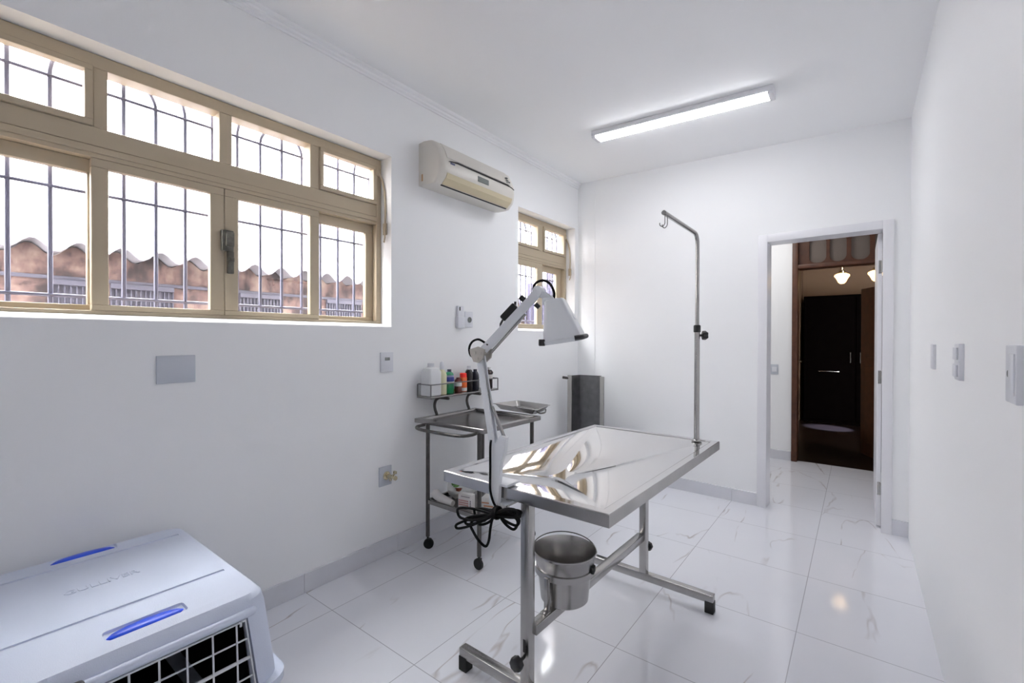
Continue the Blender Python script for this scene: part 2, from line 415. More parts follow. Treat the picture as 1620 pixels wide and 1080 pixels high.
def pendant(x, y, zb, label):
    t = thing('pendant_lamp', label, 'lamp', (x, y, zb), 'warm lamps in the dim room')
    bm = BM(); lathe(bm, [(0, 0), (.022, .003), (.042, .022), (.056, .055), (.066, .075), (.083, .098), (.080, .118), (.055, .132), (.035, .138), (.0, .138)], (x, y, zb)); obj('lamp_shade', bm, M['shade'], t, 60)
    bm = BM(); lathe(bm, [(.034, .138), (.034, .165), (.012, .18), (.0, .18)], (x, y, zb)); tube(bm, [(x, y, zb+.175), (x, y, 2.64)], .007, 8); lathe(bm, [(.012, 0), (.05, .012), (.05, .03)], (x, y, 2.63)); obj('stem', bm, M['brass'], t)
pendant(-.176, 7.2, 2.013, 'warm glowing glass pendant lamp seen whole in the middle of the dark doorway')
pendant(.165, 7.2, 2.02, 'warm glowing pendant lamp half hidden by the white door jamb')

# ------------------------------------------------------------------ windows
XF = -2.344   # inner face of the frames
def ring_rect(bm, x0, x1, y0, y1, z0, z1, iy0, iy1, iz0, iz1, bev=.002):
    box(bm, x0, x1, y0, y1, z0, iz0, bev, 1); box(bm, x0, x1, y0, y1, iz1, z1, bev, 1)
    box(bm, x0, x1, y0, iy0, iz0, iz1, bev, 1); box(bm, x0, x1, iy1, y1, iz0, iz1, bev, 1)

def pane(y0, y1, z0, z1, x, parent, name='pane'):
    bm = BM(); box(bm, x-.004, x, y0-.006, y1+.006, z0-.006, z1+.006); return obj(name, bm, M['glass'], parent, 0)

def hopper_arm(parent, y, ydir=1):
    bm = BM()
    P = [(XF+.006, y-.030, 2.315), (XF+.022, y-.012, 2.27), (XF+.042, y-.006, 2.19), (XF+.050, y-.006, 2.08), (XF+.047, y-.006, 1.99)]
    tube(bm, smoothpath(P, 5), .0065, 8)
    box(bm, XF+.004, XF+.014, y-.045, y-.018, 2.29, 2.34, .002)
    box(bm, XF+.032, XF+.060, y-.012, y+.0, 1.93, 2.0, .002)
    tube(bm, [(XF+.046, y-.010, 1.985), (XF+.062, y-.020, 1.965), (XF+.058, y-.016, 1.91), (XF+.044, y-.012, 1.885)], .005, 8)
    return obj('hopper_lever', bm, M['frame'], parent)

# window_1: frame, two hoppers, two fixed top lights, two sliding sashes, two fixed side lights
y0, y1 = W1
bm = BM(); XB = XF-.075
box(bm, XB, XF, y0, y1, 2.342, 2.394, .002, 1); box(bm, XB, XF, y0, y1, 1.390, 1.405, .002, 1)
box(bm, XB, XF, y0, .034, 1.405, 2.342, .002, 1); box(bm, XB, XF, 1.690, y1, 1.405, 2.342, .002, 1)
box(bm, XB, XF, .034, 1.690, 2.040, 2.112, .002, 1)                     # transom
box(bm, XB, XF+.006, .034, 1.690, 2.012, 2.038, .002, 1); box(bm, XB, XF+.001, .034, 1.690, 1.995, 2.012, .001, 1)
for a, b in ((.402, .444), (.835, .887), (1.270, 1.319)): box(bm, XB, XF, a, b, 2.112, 2.342, .002, 1)
w1 = struct('window_1', bm, M['frame'], smooth=40)
pane(.444, .835, 2.112, 2.342, XF-.035, w1, 'fixed_pane'); pane(.887, 1.270, 2.112, 2.342, XF-.035, w1, 'fixed_pane')
for a, b, ia, ib in ((1.322, 1.688, 1.343, 1.664), (.036, .400, .058, .376)):
    bm = BM(); ring_rect(bm, XF-.030, XF+.010, a, b, 2.114, 2.345, ia, ib, 2.138, 2.323); s = obj('hopper_sash', bm, M['frame'], w1); pane(ia, ib, 2.138, 2.323, XF-.012, s)
for a, b, ia, ib in ((.395, .8545, .446, .798), (.8565, 1.321, .914, 1.270)):
    bm = BM(); ring_rect(bm, XF-.032, XF-.001, a, b, 1.4055, 1.9945, ia, ib, 1.428, 1.960); s = obj('sliding_sash', bm, M['frame'], w1); pane(ia, ib, 1.428, 1.960, XF-.016, s)
for a, b, ia, ib in ((1.300, 1.690, 1.330, 1.642), (.034, .420, .075, .390)):
    bm = BM(); ring_rect(bm, XF-.070, XF-.040, a, b, 1.4055, 1.9945, ia, ib, 1.428, 1.942); s = obj('side_sash', bm, M['frame'], w1); pane(ia, ib, 1.428, 1.942, XF-.055, s)
bm = BM(); box(bm, XF-.001, XF+.020, .838, .888, 1.703, 1.800, .004); box(bm, XF+.016, XF+.032, .852, .886, 1.725, 1.790, .003); box(bm, XF-.001, XF+.018, .864, .890, 1.600, 1.705, .004); box(bm, XF+.012, XF+.026, .868, .888, 1.655, 1.675, .002)
obj('latch', bm, M['lock'], w1, label='grey metal latch on the meeting stiles')
hopper_arm(w1, y1)
# window_2 (narrow)
y0, y1 = W2
bm = BM()
box(bm, XB, XF, y0, y1, 2.350, 2.394, .002, 1); box(bm, XB, XF, y0, y1, 1.390, 1.412, .002, 1)
box(bm, XB, XF, y0, 3.035, 1.412, 2.350, .002, 1); box(bm, XB, XF, 3.912, y1, 1.412, 2.350, .002, 1); box(bm, XB, XF, 3.455, 3.525, 2.112, 2.350, .002, 1)
box(bm, XB, XF, 3.035, 3.912, 2.040, 2.112, .002, 1); box(bm, XB, XF+.006, 3.035, 3.912, 2.012, 2.038, .002, 1); box(bm, XB, XF+.001, 3.035, 3.912, 1.995, 2.012, .001, 1)
w2 = struct('window_2', bm, M['frame'], smooth=40)
for a, b, ia, ib in ((3.527, 3.910, 3.556, 3.885), (3.037, 3.453, 3.068, 3.428)):
    bm = BM(); ring_rect(bm, XF-.030, XF+.010, a, b, 2.114, 2.348, ia, ib, 2.140, 2.326); s = obj('hopper_sash', bm, M['frame'], w2); pane(ia, ib, 2.140, 2.326, XF-.012, s)
bm = BM(); ring_rect(bm, XF-.032, XF-.001, 3.04, 3.516, 1.4125, 1.9945, 3.085, 3.434, 1.432, 1.948); s = obj('sliding_sash', bm, M['frame'], w2); pane(3.085, 3.434, 1.432, 1.948, XF-.016, s)
bm = BM(); ring_rect(bm, XF-.070, XF-.040, 3.49, 3.912, 1.4125, 1.9945, 3.530, 3.825, 1.432, 1.940); s = obj('side_sash', bm, M['frame'], w2); pane(3.530, 3.825, 1.432, 1.940, XF-.055, s)
hopper_arm(w2, y1)

# sloping painted sills under both frames
for i, (a, b) in enumerate((W1, W2)):
    bm = BM(); prism(bm, [(XL+.001, 1.362), (XL+.001, 1.3675), (XL-.004, 1.371), (XF+.002, 1.3895), (-2.43, 1.3895), (-2.43, 1.362)], 'y', a, b); struct('trim_%d' % (i+2), bm, M['paint'])
# security grilles outside
XG = -2.44
def grille(label, centres, extra, ya, yb, P=.1085):
    g = thing('security_grille', label, 'window grille', (XG, (ya+yb)/2, 1.39))
    zs = 2.292; r = .0078
    def up(y, z1): 
        bm = BM(); tube(bm, [(XG, y, 1.40), (XG, y, z1)], r, 8); obj('upright_bar', bm, M['grille'], g)
    for c in centres:
        if ya < c < yb: up(c, 2.40)
        for k in (1, 2):
            R = P*k
            ys = [y for y in (c-R, c+R)]
            for y in ys:
                if ya < y < yb: up(y, zs)
            pts = [(XG, c+R*math.cos(t), zs+R*math.sin(t)) for t in [PI*i/20 for i in range(21)]]
            pts = [p for p in pts if ya < p[1] < yb and p[2] < 2.45]
            runs = [[]]
            for p in [(XG, c+R*math.cos(t), zs+R*math.sin(t)) for t in [PI*i/28 for i in range(29)]]:
                if ya < p[1] < yb and p[2] < 2.45: runs[-1].append(p)
                elif runs[-1]: runs.append([])
            for run in runs:
                if len(run) > 2: bm = BM(); tube(bm, run, r, 8); obj('arch_bar', bm, M['grille'], g)
    for y in extra:
        if ya < y < yb: up(y, 2.40)
    for z in (1.462, 1.876, zs):
        bm = BM(); tube(bm, [(XG+.004, ya-.03, z), (XG+.004, yb+.03, z)], .0065, 8); obj('cross_bar', bm, M['grille'], g)
    return g
grille('blue-grey iron grille with arches outside the wide four-pane window', (-.14, .512, 1.163, 1.814), (.186, .838, 1.489), .005, 1.718)
grille('blue-grey iron grille outside the narrow window by the corner', (3.30, 3.83), (3.56,), 3.01, 3.943, .085)

# ------------------------------------------------------------------ outside
nb = thing('boundary_wall', 'stained pinkish concrete wall seen low through the wide window', 'wall', (-3.5, 2.5, 0))
bm = BM(); n = 480; ya, yb = -3.0, 7.5; PT = .177
top = [(ya+(yb-ya)*i/n, 1.775+.030*math.cos(2*PI*((ya+(yb-ya)*i/n)-.335)/PT)-.004) for i in range(n+1)]
prism(bm, [(ya, -.1)]+top[:0]+[(yb, -.1)]+top[::-1], 'x', -3.62, -3.45); obj('rendered_wall', bm, M['stain'], nb, 0)
for i, (a, b) in enumerate(((.42, .57), (.66, .965), (1.35, 1.63), (2.0, 2.32), (2.7, 3.0), (3.4, 3.7), (-.3, .0))):
    bm = BM(); box(bm, -3.45, -3.425, a, b, 1.585, 1.615, .003); box(bm, -3.45, -3.43, a, b, 1.44, 1.455, .002)
    k = int((b-a)/.022)
    for q in range(k+1): box(bm, -3.45, -3.435, a+(b-a-.006)*q/k, a+(b-a-.006)*q/k+.006, 1.455, 1.585)
    box(bm, -3.45, -3.447, a, b, 1.455, 1.585)
    obj('vent', bm, M['lilac'], nb, 0, label='grey slatted vent')
bm = BM(); box(bm, -3.455, -3.44, ya, yb, 1.615, 1.635, .002); obj('ledge', bm, M['lilac'], nb)
bm = BM(); rows = []
for (x, dz) in ((-3.30, 0.), (-4.2, .02), (-5.2, .04)):
    rows.append([[(x, y, z+.004+dz) for (y, z) in top], [(x, y, z+.011+dz) for (y, z) in top]])
V = [[[bm.verts.new(p) for p in s] for s in r] for r in rows]
for a, b in zip(V, V[1:]):
    for s in (0, 1):
        for i in range(n): bm.faces.new((a[s][i], a[s][i+1], b[s][i+1], b[s][i]))
for i in range(n): bm.faces.new((V[0][0][i], V[0][0][i+1], V[0][1][i+1], V[0][1][i])); bm.faces.new((V[-1][0][i], V[-1][0][i+1], V[-1][1][i+1], V[-1][1][i]))
tag(obj('corrugated_roof_sheet', bm, M['sheet'], None, 50), 'wavy grey fibre cement roofing laid along the top of the stained wall', 'roof')
bm = BM(); box(bm, -8.2, -8.0, -12, 22, 0, 9); tag(obj('neighbouring_house_wall', bm, M['brick'], None, 0), 'bright white brick wall of the house beyond the wavy roof', 'wall')
bm = BM(); box(bm, -8.0, -2.46, -12, 22, -.2, -.1); tag(obj('yard_ground', bm, M['soil'], None, 0), 'concrete ground of the side yard outside the windows', 'ground')['kind'] = 'structure'
t = thing('metal_side_gate', 'grey lilac metal gate with pipes seen through the narrow window', 'gate', (-3.3, 5.6, 0))
bm = BM(); box(bm, -3.34, -3.30, 4.66, 5.12, -.1, 2.0, .004); box(bm, -3.34, -3.30, 5.12, 6.6, -.1, 2.24, .004); obj('gate_panel', bm, M['gate'], t)
bm = BM()
for y in (4.75, 4.9, 5.05, 5.2, 5.3, 5.42, 5.55, 5.68, 5.8): tube(bm, [(-3.285, y, 0), (-3.285, y, 2.15 if y > 5.12 else 1.95)], .012, 8)
for z in (1.55, 1.95, 2.1): tube(bm, [(-3.268, 5.12, z), (-3.268, 6.0, z)], .015, 8)
obj('gate_rail', bm, M['grille'], t)

# ------------------------------------------------------------------ ceiling light
ang = math.atan(.04); bx, by = -.985, 3.055; L2 = .585
BMx = Matrix.Translation((bx, by, zc(bx))) @ Matrix.Rotation(ang, 4, 'Y')
t = thing('ceiling_light', 'long white LED batten light lit on the ceiling', 'light', (bx, by, zc(bx)))
bm = BM(); box(bm, -L2, L2, -.060, .060, -.034, .0, .004, 2, BMx); obj('housing', bm, M['trimw'], t)
bm = BM(); prism(bm, [(-.050, -.033), (.050, -.033), (.050, -.038), (.042, -.046), (-.042, -.046), (-.050, -.038)], 'x', -L2+.03, L2-.03, BMx); obj('diffuser', bm, M['led'], t, 0, label='lit white diffuser')
for s in (-1, 1):
    bm = BM(); box(bm, min(s*(L2-.03), s*L2), max(s*(L2-.03), s*L2), -.054, .054, -.048, -.030, .004, 2, BMx); obj('end_cap', bm, M['trimw'], t)

# ------------------------------------------------------------------ air conditioner
t = thing('air_conditioner', 'aged cream split air conditioner high on the left wall', 'air conditioner', (XL, 2.32, 2.27))
prof = [(0, 2.275), (0, 2.548), (.060, 2.552), (.115, 2.545), (.150, 2.522), (.180, 2.475), (.200, 2.425), (.206, 2.375), (.202, 2.335), (.190, 2.306), (.150, 2.271), (.120, 2.268), (.03, 2.270)]
YA, YZ = 1.938, 2.715
def acring(y, k, inset=0.):
    cz = 2.41
    return [(XL+d*k, y, cz+(z-cz)*(1-inset)) for d, z in prof]
bm = BM()
loft(bm, [acring(YA, .86, .02), acring(YA+.006, .93, .006), acring(YA+.02, .985, 0), acring(YA+.045, 1.), acring(YZ-.06, 1.), acring(YZ-.03, .97, .003), acring(YZ-.012, .9, .012), acring(YZ, .78, .04)])
obj('body', bm, M['ac'], t, 35)
fp = [(.140, 2.533), (.154, 2.520), (.184, 2.475), (.204, 2.428)]
bm = BM(); prism(bm, [(XL+d, z) for d, z in fp]+[(XL+d-.010, z-.004) for d, z in fp[::-1]], 'y', YA+.055, YZ-.075); obj('front_panel', bm, M['ac'], t, 35)
bm = BM(); ln = []
for i in range(25):
    y = 1.995+(2.685-1.995)*i/24; e = min(i, 24-i); dz = -.013*max(0, 1-e/3.)**1.5
    ln.append((XL+.203+(.001 if e > 2 else -.004), y, 2.418+dz))
tube(bm, ln, .0055, 8, rr=[.0025 if i in (0, 24) else .0055 for i in range(25)]); obj('intake_slot', bm, M['dark'], t, label='dark curved slot')
bm = BM(); lv = [(.2055, 2.333), (.194, 2.304), (.156, 2.272)]
prism(bm, [(XL+d, z-.001) for d, z in lv]+[(XL+d-.012, z+.008) for d, z in lv[::-1]], 'y', YA+.055, YZ-.06); obj('louver', bm, M['acy'], t, 20, label='yellowed air louver')
bm = BM(); box(bm, XL+.140, XL+.150, YA+.055, YZ-.06, 2.2655, 2.2735, .001, 1); obj('outlet_gap', bm, M['dark'], t, label='dark outlet gap')
bm = BM(); prism(bm, [(XL+.204, 2.392), (XL+.2085, 2.392), (XL+.2085, 2.358), (XL+.204, 2.358)], 'y', 2.275, 2.385); obj('display', bm, M['lcd'], t, label='grey display window')
bm = BM()
for i, (a, b) in enumerate(((0, .008), (.011, .015), (.019, .027), (.030, .036))): prism(bm, [(XL+.203, 2.405-.003*(i % 2)), (XL+.2077, 2.405), (XL+.2077, 2.394), (XL+.203, 2.394)], 'y', 2.02+a, 2.02+b)
obj('badge', bm, mat('badge ink', lin(80, 84, 120), .5), t, label='small dark badge marks')
bm = BM()
for (a, z) in ((.0, 2.478), (.006, 2.463), (.002, 2.448), (.028, 2.455)): prism(bm, [(XL+.150, z), (XL+.2005, z-.004), (XL+.2025, z-.012), (XL+.150, z-.008)], 'y', YZ-.125+a, YZ-.108+a)
obj('sticker', bm, M['lcd'], t, label='grey sticker marks')
bm = BM(); box(bm, XL+.025, XL+.040, YA-.0006, YA+.004, 2.30, 2.345, .001, 1); obj('rust_spot', bm, mat('rust stain', lin(176, 138, 96), .8), t, label='brownish stain')

# ------------------------------------------------------------------ wall plates
def plate(name, label, cat, face, c, w, h, d=.009, m='gplast', group=None):
    # face: 'L' left wall, 'R' right wall, 'H' hall wall
    t = thing(name, label, cat, c, group)
    bm = BM()
    if face == 'L': box(bm, XL-.003, XL+d, c[1]-w/2, c[1]+w/2, c[2]-h/2, c[2]+h/2, .003, 2)
    if face == 'R': box(bm, XR-d, XR+.003, c[1]-w/2, c[1]+w/2, c[2]-h/2, c[2]+h/2, .003, 2)
    if face == 'H': box(bm, c[0]-w/2, c[0]+w/2, 5.665-d, 5.665, c[2]-h/2, c[2]+h/2, .003, 2)
    obj('cover_plate', bm, M[m], t); return t
plate('blank_wall_plate', 'wide blank pale grey cover plate under the wide window', 'wall plate', 'L', (XL, .637, 1.170), .135, .114)
t = plate('wall_socket', 'small white socket plate with a dark slot right of the wide window', 'socket', 'L', (XL, 1.688, 1.158), .090, .117, m='wplast')
bm = BM(); box(bm, XL+.009, XL+.012, 1.672, 1.706, 1.168, 1.186, .001, 1); obj('switch_insert', bm, M['lcd'], t, label='grey insert')
t = plate('tap_plate', 'pale plate with a brass tap stub low on the left wall', 'tap', 'L', (XL, 1.678, .478), .088, .115)
bm = BM(); R90 = Matrix.Translation((XL, 1.683, .480)) @ Matrix.Rotation(PI/2, 4, 'Y')
lathe(bm, [(.024, .008), (.026, .012), (.022, .018), (.012, .020), (.012, .050), (.009, .052), (.009, .085), (.013, .086), (.013, .096), (0, .096)], M=R90, n=20)
tube(bm, [(XL+.040, 1.683, .480), (XL+.040, 1.690, .455)], .008, 10); tube(bm, [(XL+.062, 1.683, .480), (XL+.068, 1.700, .505)], .006, 10); box(bm, XL+.055, XL+.078, 1.695, 1.707, .497, .513, .002)
obj('tap', bm, M['brass'], t, label='brass tap stub')
t = thing('remote_control', 'white air conditioner remote in its wall holder above the trolley', 'remote control', (XL, 2.308, 1.375))
bm = BM(); box(bm, XL-.003, XL+.022, 2.279, 2.337, 1.385, 1.530, .006); obj('remote_body', bm, M['wplast'], t)
bm = BM(); box(bm, XL-.003, XL+.028, 2.274, 2.342, 1.372, 1.455, .005); obj('holder', bm, M['wplast'], t)
bm = BM(); box(bm, XL+.021, XL+.0235, 2.288, 2.300, 1.495, 1.522, .001, 1); obj('display', bm, M['dark'], t, label='dark display')
t = plate('wall_socket', 'white round-hole socket plate beside the remote control', 'socket', 'L', (XL, 2.402, 1.438), .082, .112, m='wplast')
bm = BM(); lathe(bm, [(.020, .006), (.020, .012), (.014, .012), (.012, .009), (0, .009)], M=Matrix.Translation((XL+.001, 2.406, 1.435)) @ Matrix.Rotation(PI/2, 4, 'Y')); obj('socket_face', bm, M['lcd'], t, label='grey round socket')
t = plate('wall_switch', 'white wall plate farthest along the right wall towards the doorway', 'switch', 'R', (XR, 2.70, 1.225), .080, .108, .011, 'wplast')
t = plate('wall_switch', 'white wall plate in the middle of the three on the right wall', 'switch', 'R', (XR, 2.045, 1.228), .080, .118, .013, 'wplast')
for z in (1.255, 1.20):
    bm = BM(); box(bm, XR-.019, XR-.013, 2.015, 2.075, z-.020, z+.020, .002); obj('rocker', bm, M['wplast'], t)
t = plate('wall_switch', 'large white wall plate nearest the camera at the right edge', 'switch', 'R', (XR, 1.385, 1.228), .082, .122, .013, 'wplast')
bm = BM(); box(bm, XR-.016, XR-.012, 1.350, 1.390, 1.185, 1.271, .0015); obj('rocker', bm, M['wplast'], t)
bm = BM(); lathe(bm, [(.007, 0), (.007, .0012), (0, .0012)], M=Matrix.Translation((XR-.0125, 1.405, 1.228)) @ Matrix.Rotation(-PI/2, 4, 'Y'), n=14); obj('screw_cap', bm, M['lcd'], t, label='grey screw cap')
t = plate('hall_socket', 'small white socket plate on the hallway wall beyond the doorway', 'socket', 'H', (-.730, 5.665, .972), .074, .108, m='gplast')
bm = BM(); box(bm, -.752, -.708, 5.653, 5.657, .945, 1.0, .002); obj('socket_face', bm, M['wplast'], t)

# ------------------------------------------------------------------ steel table
TX0, TX1, TY0, TY1, TZ = -1.238, -.553, 1.193, 2.378, .80
t = thing('steel_exam_table', 'stainless steel veterinary grooming table with a sunken drained top', 'table', (-.90, 1.79, 0))
bm = BM()
rim, D = .035, .034; dr = Vector((-.915, 1.506)); N = 18
ix0, ix1, iy0, iy1 = TX0+rim, TX1-rim, TY0+rim, TY1-rim
cs = [Vector((ix0, iy0)), Vector((ix1, iy0)), Vector((ix1, iy1)), Vector((ix0, iy1))]
# rim with folded apron
oc = [(TX0, TY0), (TX1, TY0), (TX1, TY1), (TX0, TY1)]
def rg(off, z): return [bm.verts.new((x+off*sx, y+off*sy, z)) for (x, y), (sx, sy) in zip(oc, ((1, 1), (-1, 1), (-1, -1), (1, -1)))]
rings = [rg(.001, TZ-.002), rg(.003, TZ), rg(rim-.005, TZ), rg(rim-.001, TZ-.005), rg(rim, TZ-.003)]
for a, b in zip(rings, rings[1:]):
    for k in range(4): bm.faces.new((a[k], a[(k+1) % 4], b[(k+1) % 4], b[k]))
for e in range(4):
    a, b = cs[e], cs[(e+1) % 4]; G = []
    for i in range(N+1):
        r = .018+(1-.018)*i/N
        row = []
        for j in range(N+1):
            s = j/N; p = dr+(a.lerp(b, s)-dr)*r
            sag = .007*math.sin(PI*s)*math.sin(PI*min(r, 1))      # each panel sags a little between its folds
            row.append(bm.verts.new((p.x, p.y, TZ-.003-D*(1-r)**1.15+sag)))
        G.append(row)
    for i in range(N):
        for j in range(N): bm.faces.new((G[i][j], G[i][j+1], G[i+1][j+1], G[i+1][j]))
# underside
z = TZ-.032
bm.faces.new([bm.verts.new((x, y, z)) for x, y in ((TX0+.002, TY0+.002), (TX1-.002, TY0+.002), (TX1-.002, TY1-.002), (TX0+.002, TY1-.002))])
top_ = obj('tabletop', bm, M['steel'], t, 30)
bm = BM(); lathe(bm, [(.0, -.012), (.014, -.012), (.014, .001), (.016, .0025), (.011, .003), (.009, -.003), (.0, -.003)], (dr.x, dr.y, TZ-.0365), 20); obj('drain', bm, M['steelb'], top_)
bm = BM()
def rg(off, z): return [(x+off*sx, y+off*sy, z) for (x, y), (sx, sy) in zip(oc, ((1, 1), (-1, 1), (-1, -1), (1, -1)))]
loft(bm, [rg(.012, TZ-.040), rg(0, TZ-.040), rg(0, TZ-.003), rg(.0015, TZ-.001), rg(.003, TZ-.0025), rg(.003, TZ-.034), rg(.012, TZ-.036), rg(.012, TZ-.040)], cap=False); bmesh.ops.remove_doubles(bm, verts=bm.verts, dist=1e-5)
obj('apron', bm, M['steelb'], t, 30)
PX = -.905; S = .0185
for yy in (1.29, 2.285):
    PX = -.913 if yy < 1.5 else -.897
    bm = BM(); box(bm, PX-S, PX+S, yy-S, yy+S, .086, TZ-.034, .003); p = obj('post', bm, M['steelb'], t)
    bm = BM(); box(bm, TX0+.004, TX1+.002, yy-S, yy+S, .049, .087, .003); fb = obj('foot_beam', bm, M['steelb'], t)
    for xx in (TX0+.004, TX1+.002-2*S):
        bm = BM(); box(bm, xx-.0015, xx+2*S+.0015, yy-S-.0015, yy+S+.0015, 0, .056, .003); obj('rubber_foot', bm, M['rubber'], fb, label='black rubber foot')
    s = -1 if yy < 1.5 else 1; zk = .135 if s < 0 else .148
    zk = .186 if s < 0 else .20
    bm = BM(); Rk = Matrix.Translation((PX-(.004 if s < 0 else 0), yy+s*S, zk)) @ Matrix.Rotation(-s*PI/2, 4, 'X')
    rings_ = []
    for h, k in ((.024, .7), (.028, .95), (.044, 1.), (.050, .9), (.052, .6)):
        rings_.append([Rk @ Vector(((.024+.0012*math.cos(8*a))*k*math.cos(a), (.024+.0012*math.cos(8*a))*k*math.sin(a), h)) for a in [2*PI*i/36 for i in range(36)]])
    loft(bm, rings_); lathe(bm, [(.006, 0), (.006, .03)], M=Rk, n=10); obj('knob', bm, M['black'], t, label='black clamp knob')
    bm = BM(); box(bm, PX-.006, PX+.006, yy+s*S-.0008, yy+s*S+.0008, zk+.02, zk+.065, .0005, 1); obj('slot', bm, M['dark'], p)
PX = -.905; bm = BM(); box(bm, PX-S, PX+S, 1.29+S, 2.285-S, .255, .291, .003); obj('stretcher', bm, M['steelb'], t)
# bucket bracket: strut on the stretcher and a ring
BX, BY = -.903, 1.515
bm = BM(); box(bm, PX-.012, PX+.010, 1.396, 1.404, .291, .415, .002); box(bm, PX-.016, PX+.014, 1.375, 1.404, .2905, .296, .002); obj('bucket_bracket', bm, M['steelb'], t)
bm = BM(); lathe(bm, [(.1095, .402), (.1135, .402), (.1135, .424), (.1095, .424)], (BX, BY, 0), 40, close=True); obj('bucket_ring', bm, M['steelb'], t)

t.rotation_euler.z = math.radians(-1.1); t.location.x += .004
# bucket
t = thing('steel_bucket', 'small stainless steel pail hanging under the steel table drain', 'bucket', (BX, BY, .292))
bm = BM(); lathe(bm, [(0, 0), (.082, 0), (.092, .008), (.097, .060), (.103, .110), (.1055, .120), (.1085, .132), (.120, .184), (.1235, .188), (.1235, .194), (.1205, .195), (.1175, .186), (.105, .132), (.1005, .114), (.094, .060), (.089, .010), (.080, .004), (0, .004)], (BX, BY, .292), 48); obj('pail', bm, M['steelb'], t, 30)
ux, uy = .793, .609          # the bail lies along this line
bm = BM()
pts = []
for i in range(25):
    a = PI*i/24; q = .1255
    fx, fy = math.cos(a), math.sin(a)
    w = (ux*fx - uy*fy*1.0, uy*fx + ux*fy*1.0)
    pts.append((BX+w[0]*q, BY+w[1]*q, (.470+.028*math.sin(a)**.6)))
tube(bm, pts, .0022, 8); obj('bail_handle', bm, M['steelt'], t)
for s in (-1, 1):
    bm = BM(); cx, cy = BX+s*ux*.121, BY+s*uy*.121
    lathe(bm, [(.010, -.004), (.010, .004)], M=axes((cx, cy, .467), (-uy*s, ux*s, 0), (0, 0, 1), (ux*s, uy*s, 0)), n=14); obj('bail_ear', bm, M['steelb'], t)
bm = BM(); box(bm, -.006, .012, -.016, .016, -.014, .012, .004, 2, axes((BX+.113*.93, BY+.113*-.05+.03, .428), (.97, .25, 0), (-.25, .97, 0), (0, 0, 1))); obj('rubber_stop', bm, M['rubber'], t, label='black rubber stop on the side of the pail')

# grooming arm
GX, GY = -.630, 2.313
t = thing('grooming_arm', 'tall chrome grooming pole with bent arm clamped at the table corner', 'grooming arm', (GX, GY, TZ))
bm = BM(); tube(bm, [(GX, GY, TZ), (GX, GY, 1.345)], .0125, 18); lathe(bm, [(.024, 0), (.024, .004), (.016, .010)], (GX, GY, TZ), 20); obj('lower_tube', bm, M['steelb'], t)
zt = 1.812
arc = [(GX, GY-.05*(1-math.cos(a)), zt-.05+.05*math.sin(a)) for a in [PI/2*i/8 for i in range(9)]]
bm = BM(); tube(bm, [(GX, GY, 1.33), (GX, GY, 1.6)]+arc+[(GX, GY-.25, zt), (GX, GY-.485, zt)], .0095, 16); obj('upper_tube', bm, M['steelb'], t)
bm = BM(); lathe(bm, [(.0145, -.012), (.0165, -.010), (.0165, .020), (.0125, .024)], (GX, GY, 1.345), 20); obj('collar', bm, M['black'], t, label='black plastic collar')
bm = BM(); Rk = axes((GX+.010, GY+.006, 1.318), (-.609, .793, 0), (0, 0, 1), (.793, .609, 0))
loft(bm, [[Rk @ Vector(((.021+.003*math.cos(5*a))*k*math.cos(a), (.021+.003*math.cos(5*a))*k*math.sin(a), h)) for a in [2*PI*i/40 for i in range(40)]] for h, k in ((.012, .6), (.016, .95), (.030, 1.), (.036, .85), (.038, .5))])
lathe(bm, [(.006, 0), (.006, .015)], M=Rk, n=10); obj('knob', bm, M['black'], t, label='black lobed knob')
for dy in (.470, .440):
    y = GY-dy; bm = BM()
    tube(bm, smoothpath([(GX, y, zt-.006), (GX, y, zt-.030), (GX-.001, y, zt-.042), (GX-.010, y, zt-.052), (GX-.020, y, zt-.046), (GX-.021, y, zt-.036)], 4), .0018, 8); obj('hook', bm, M['steelt'], t)

# ------------------------------------------------------------------ magnifier lamp on the table edge
YL = 1.1775
t = thing('magnifier_lamp', 'white jointed magnifier lamp clamped to the front edge of the steel table', 'lamp', (-.965, YL, .80))
bm = BM()
prism(bm, [(-.996, .735), (-.957, .735), (-.953, .815), (-.948, .88), (-.930, .925), (-.924, .972), (-.950, .975), (-.985, .93), (-.995, .885)], 'y', YL-.006, YL+.010)
box(bm, -.998, -.925, YL+.002, 1.25, .803, .812, .002); box(bm, -.990, -.935, YL+.002, 1.235, .738, .746, .002)
obj('clamp', bm, M['enam'], t, 35)
bm = BM(); lathe(bm, [(.006, .70), (.006, .752), (.016, .753), (.016, .757)], (-.955, 1.222, 0), 16); box(bm, -.973, -.937, 1.219, 1.225, .695, .703, .002); obj('clamp_screw', bm, M['steelb'], t)
bm = BM(); E0, E1 = Vector((-.984, 1.188, .925)), Vector((-1.052, 1.192, 1.238))
n_ = Vector((.977, 0, .212))
for dy in (-.009, .009): bar(bm, E0+Vector((0, dy, 0))-n_*.001, E1+Vector((0, dy, 0))-n_*.001, .005, .026, up=n_, bev=.001)
bar(bm, E0-n_*.012, E1-n_*.012, .018, .004, up=n_, bev=.001)
obj('lower_arm', bm, M['enam'], t)
bm = BM(); tube(bm, [(-1.000, 1.192, 1.066), (-.940, 1.192, .955)], .006, 10); tube(bm, [(-1.040, 1.192, 1.19), (-1.000, 1.192, 1.066)], .0025, 8); obj('spring_rod', bm, M['steelb'], t)
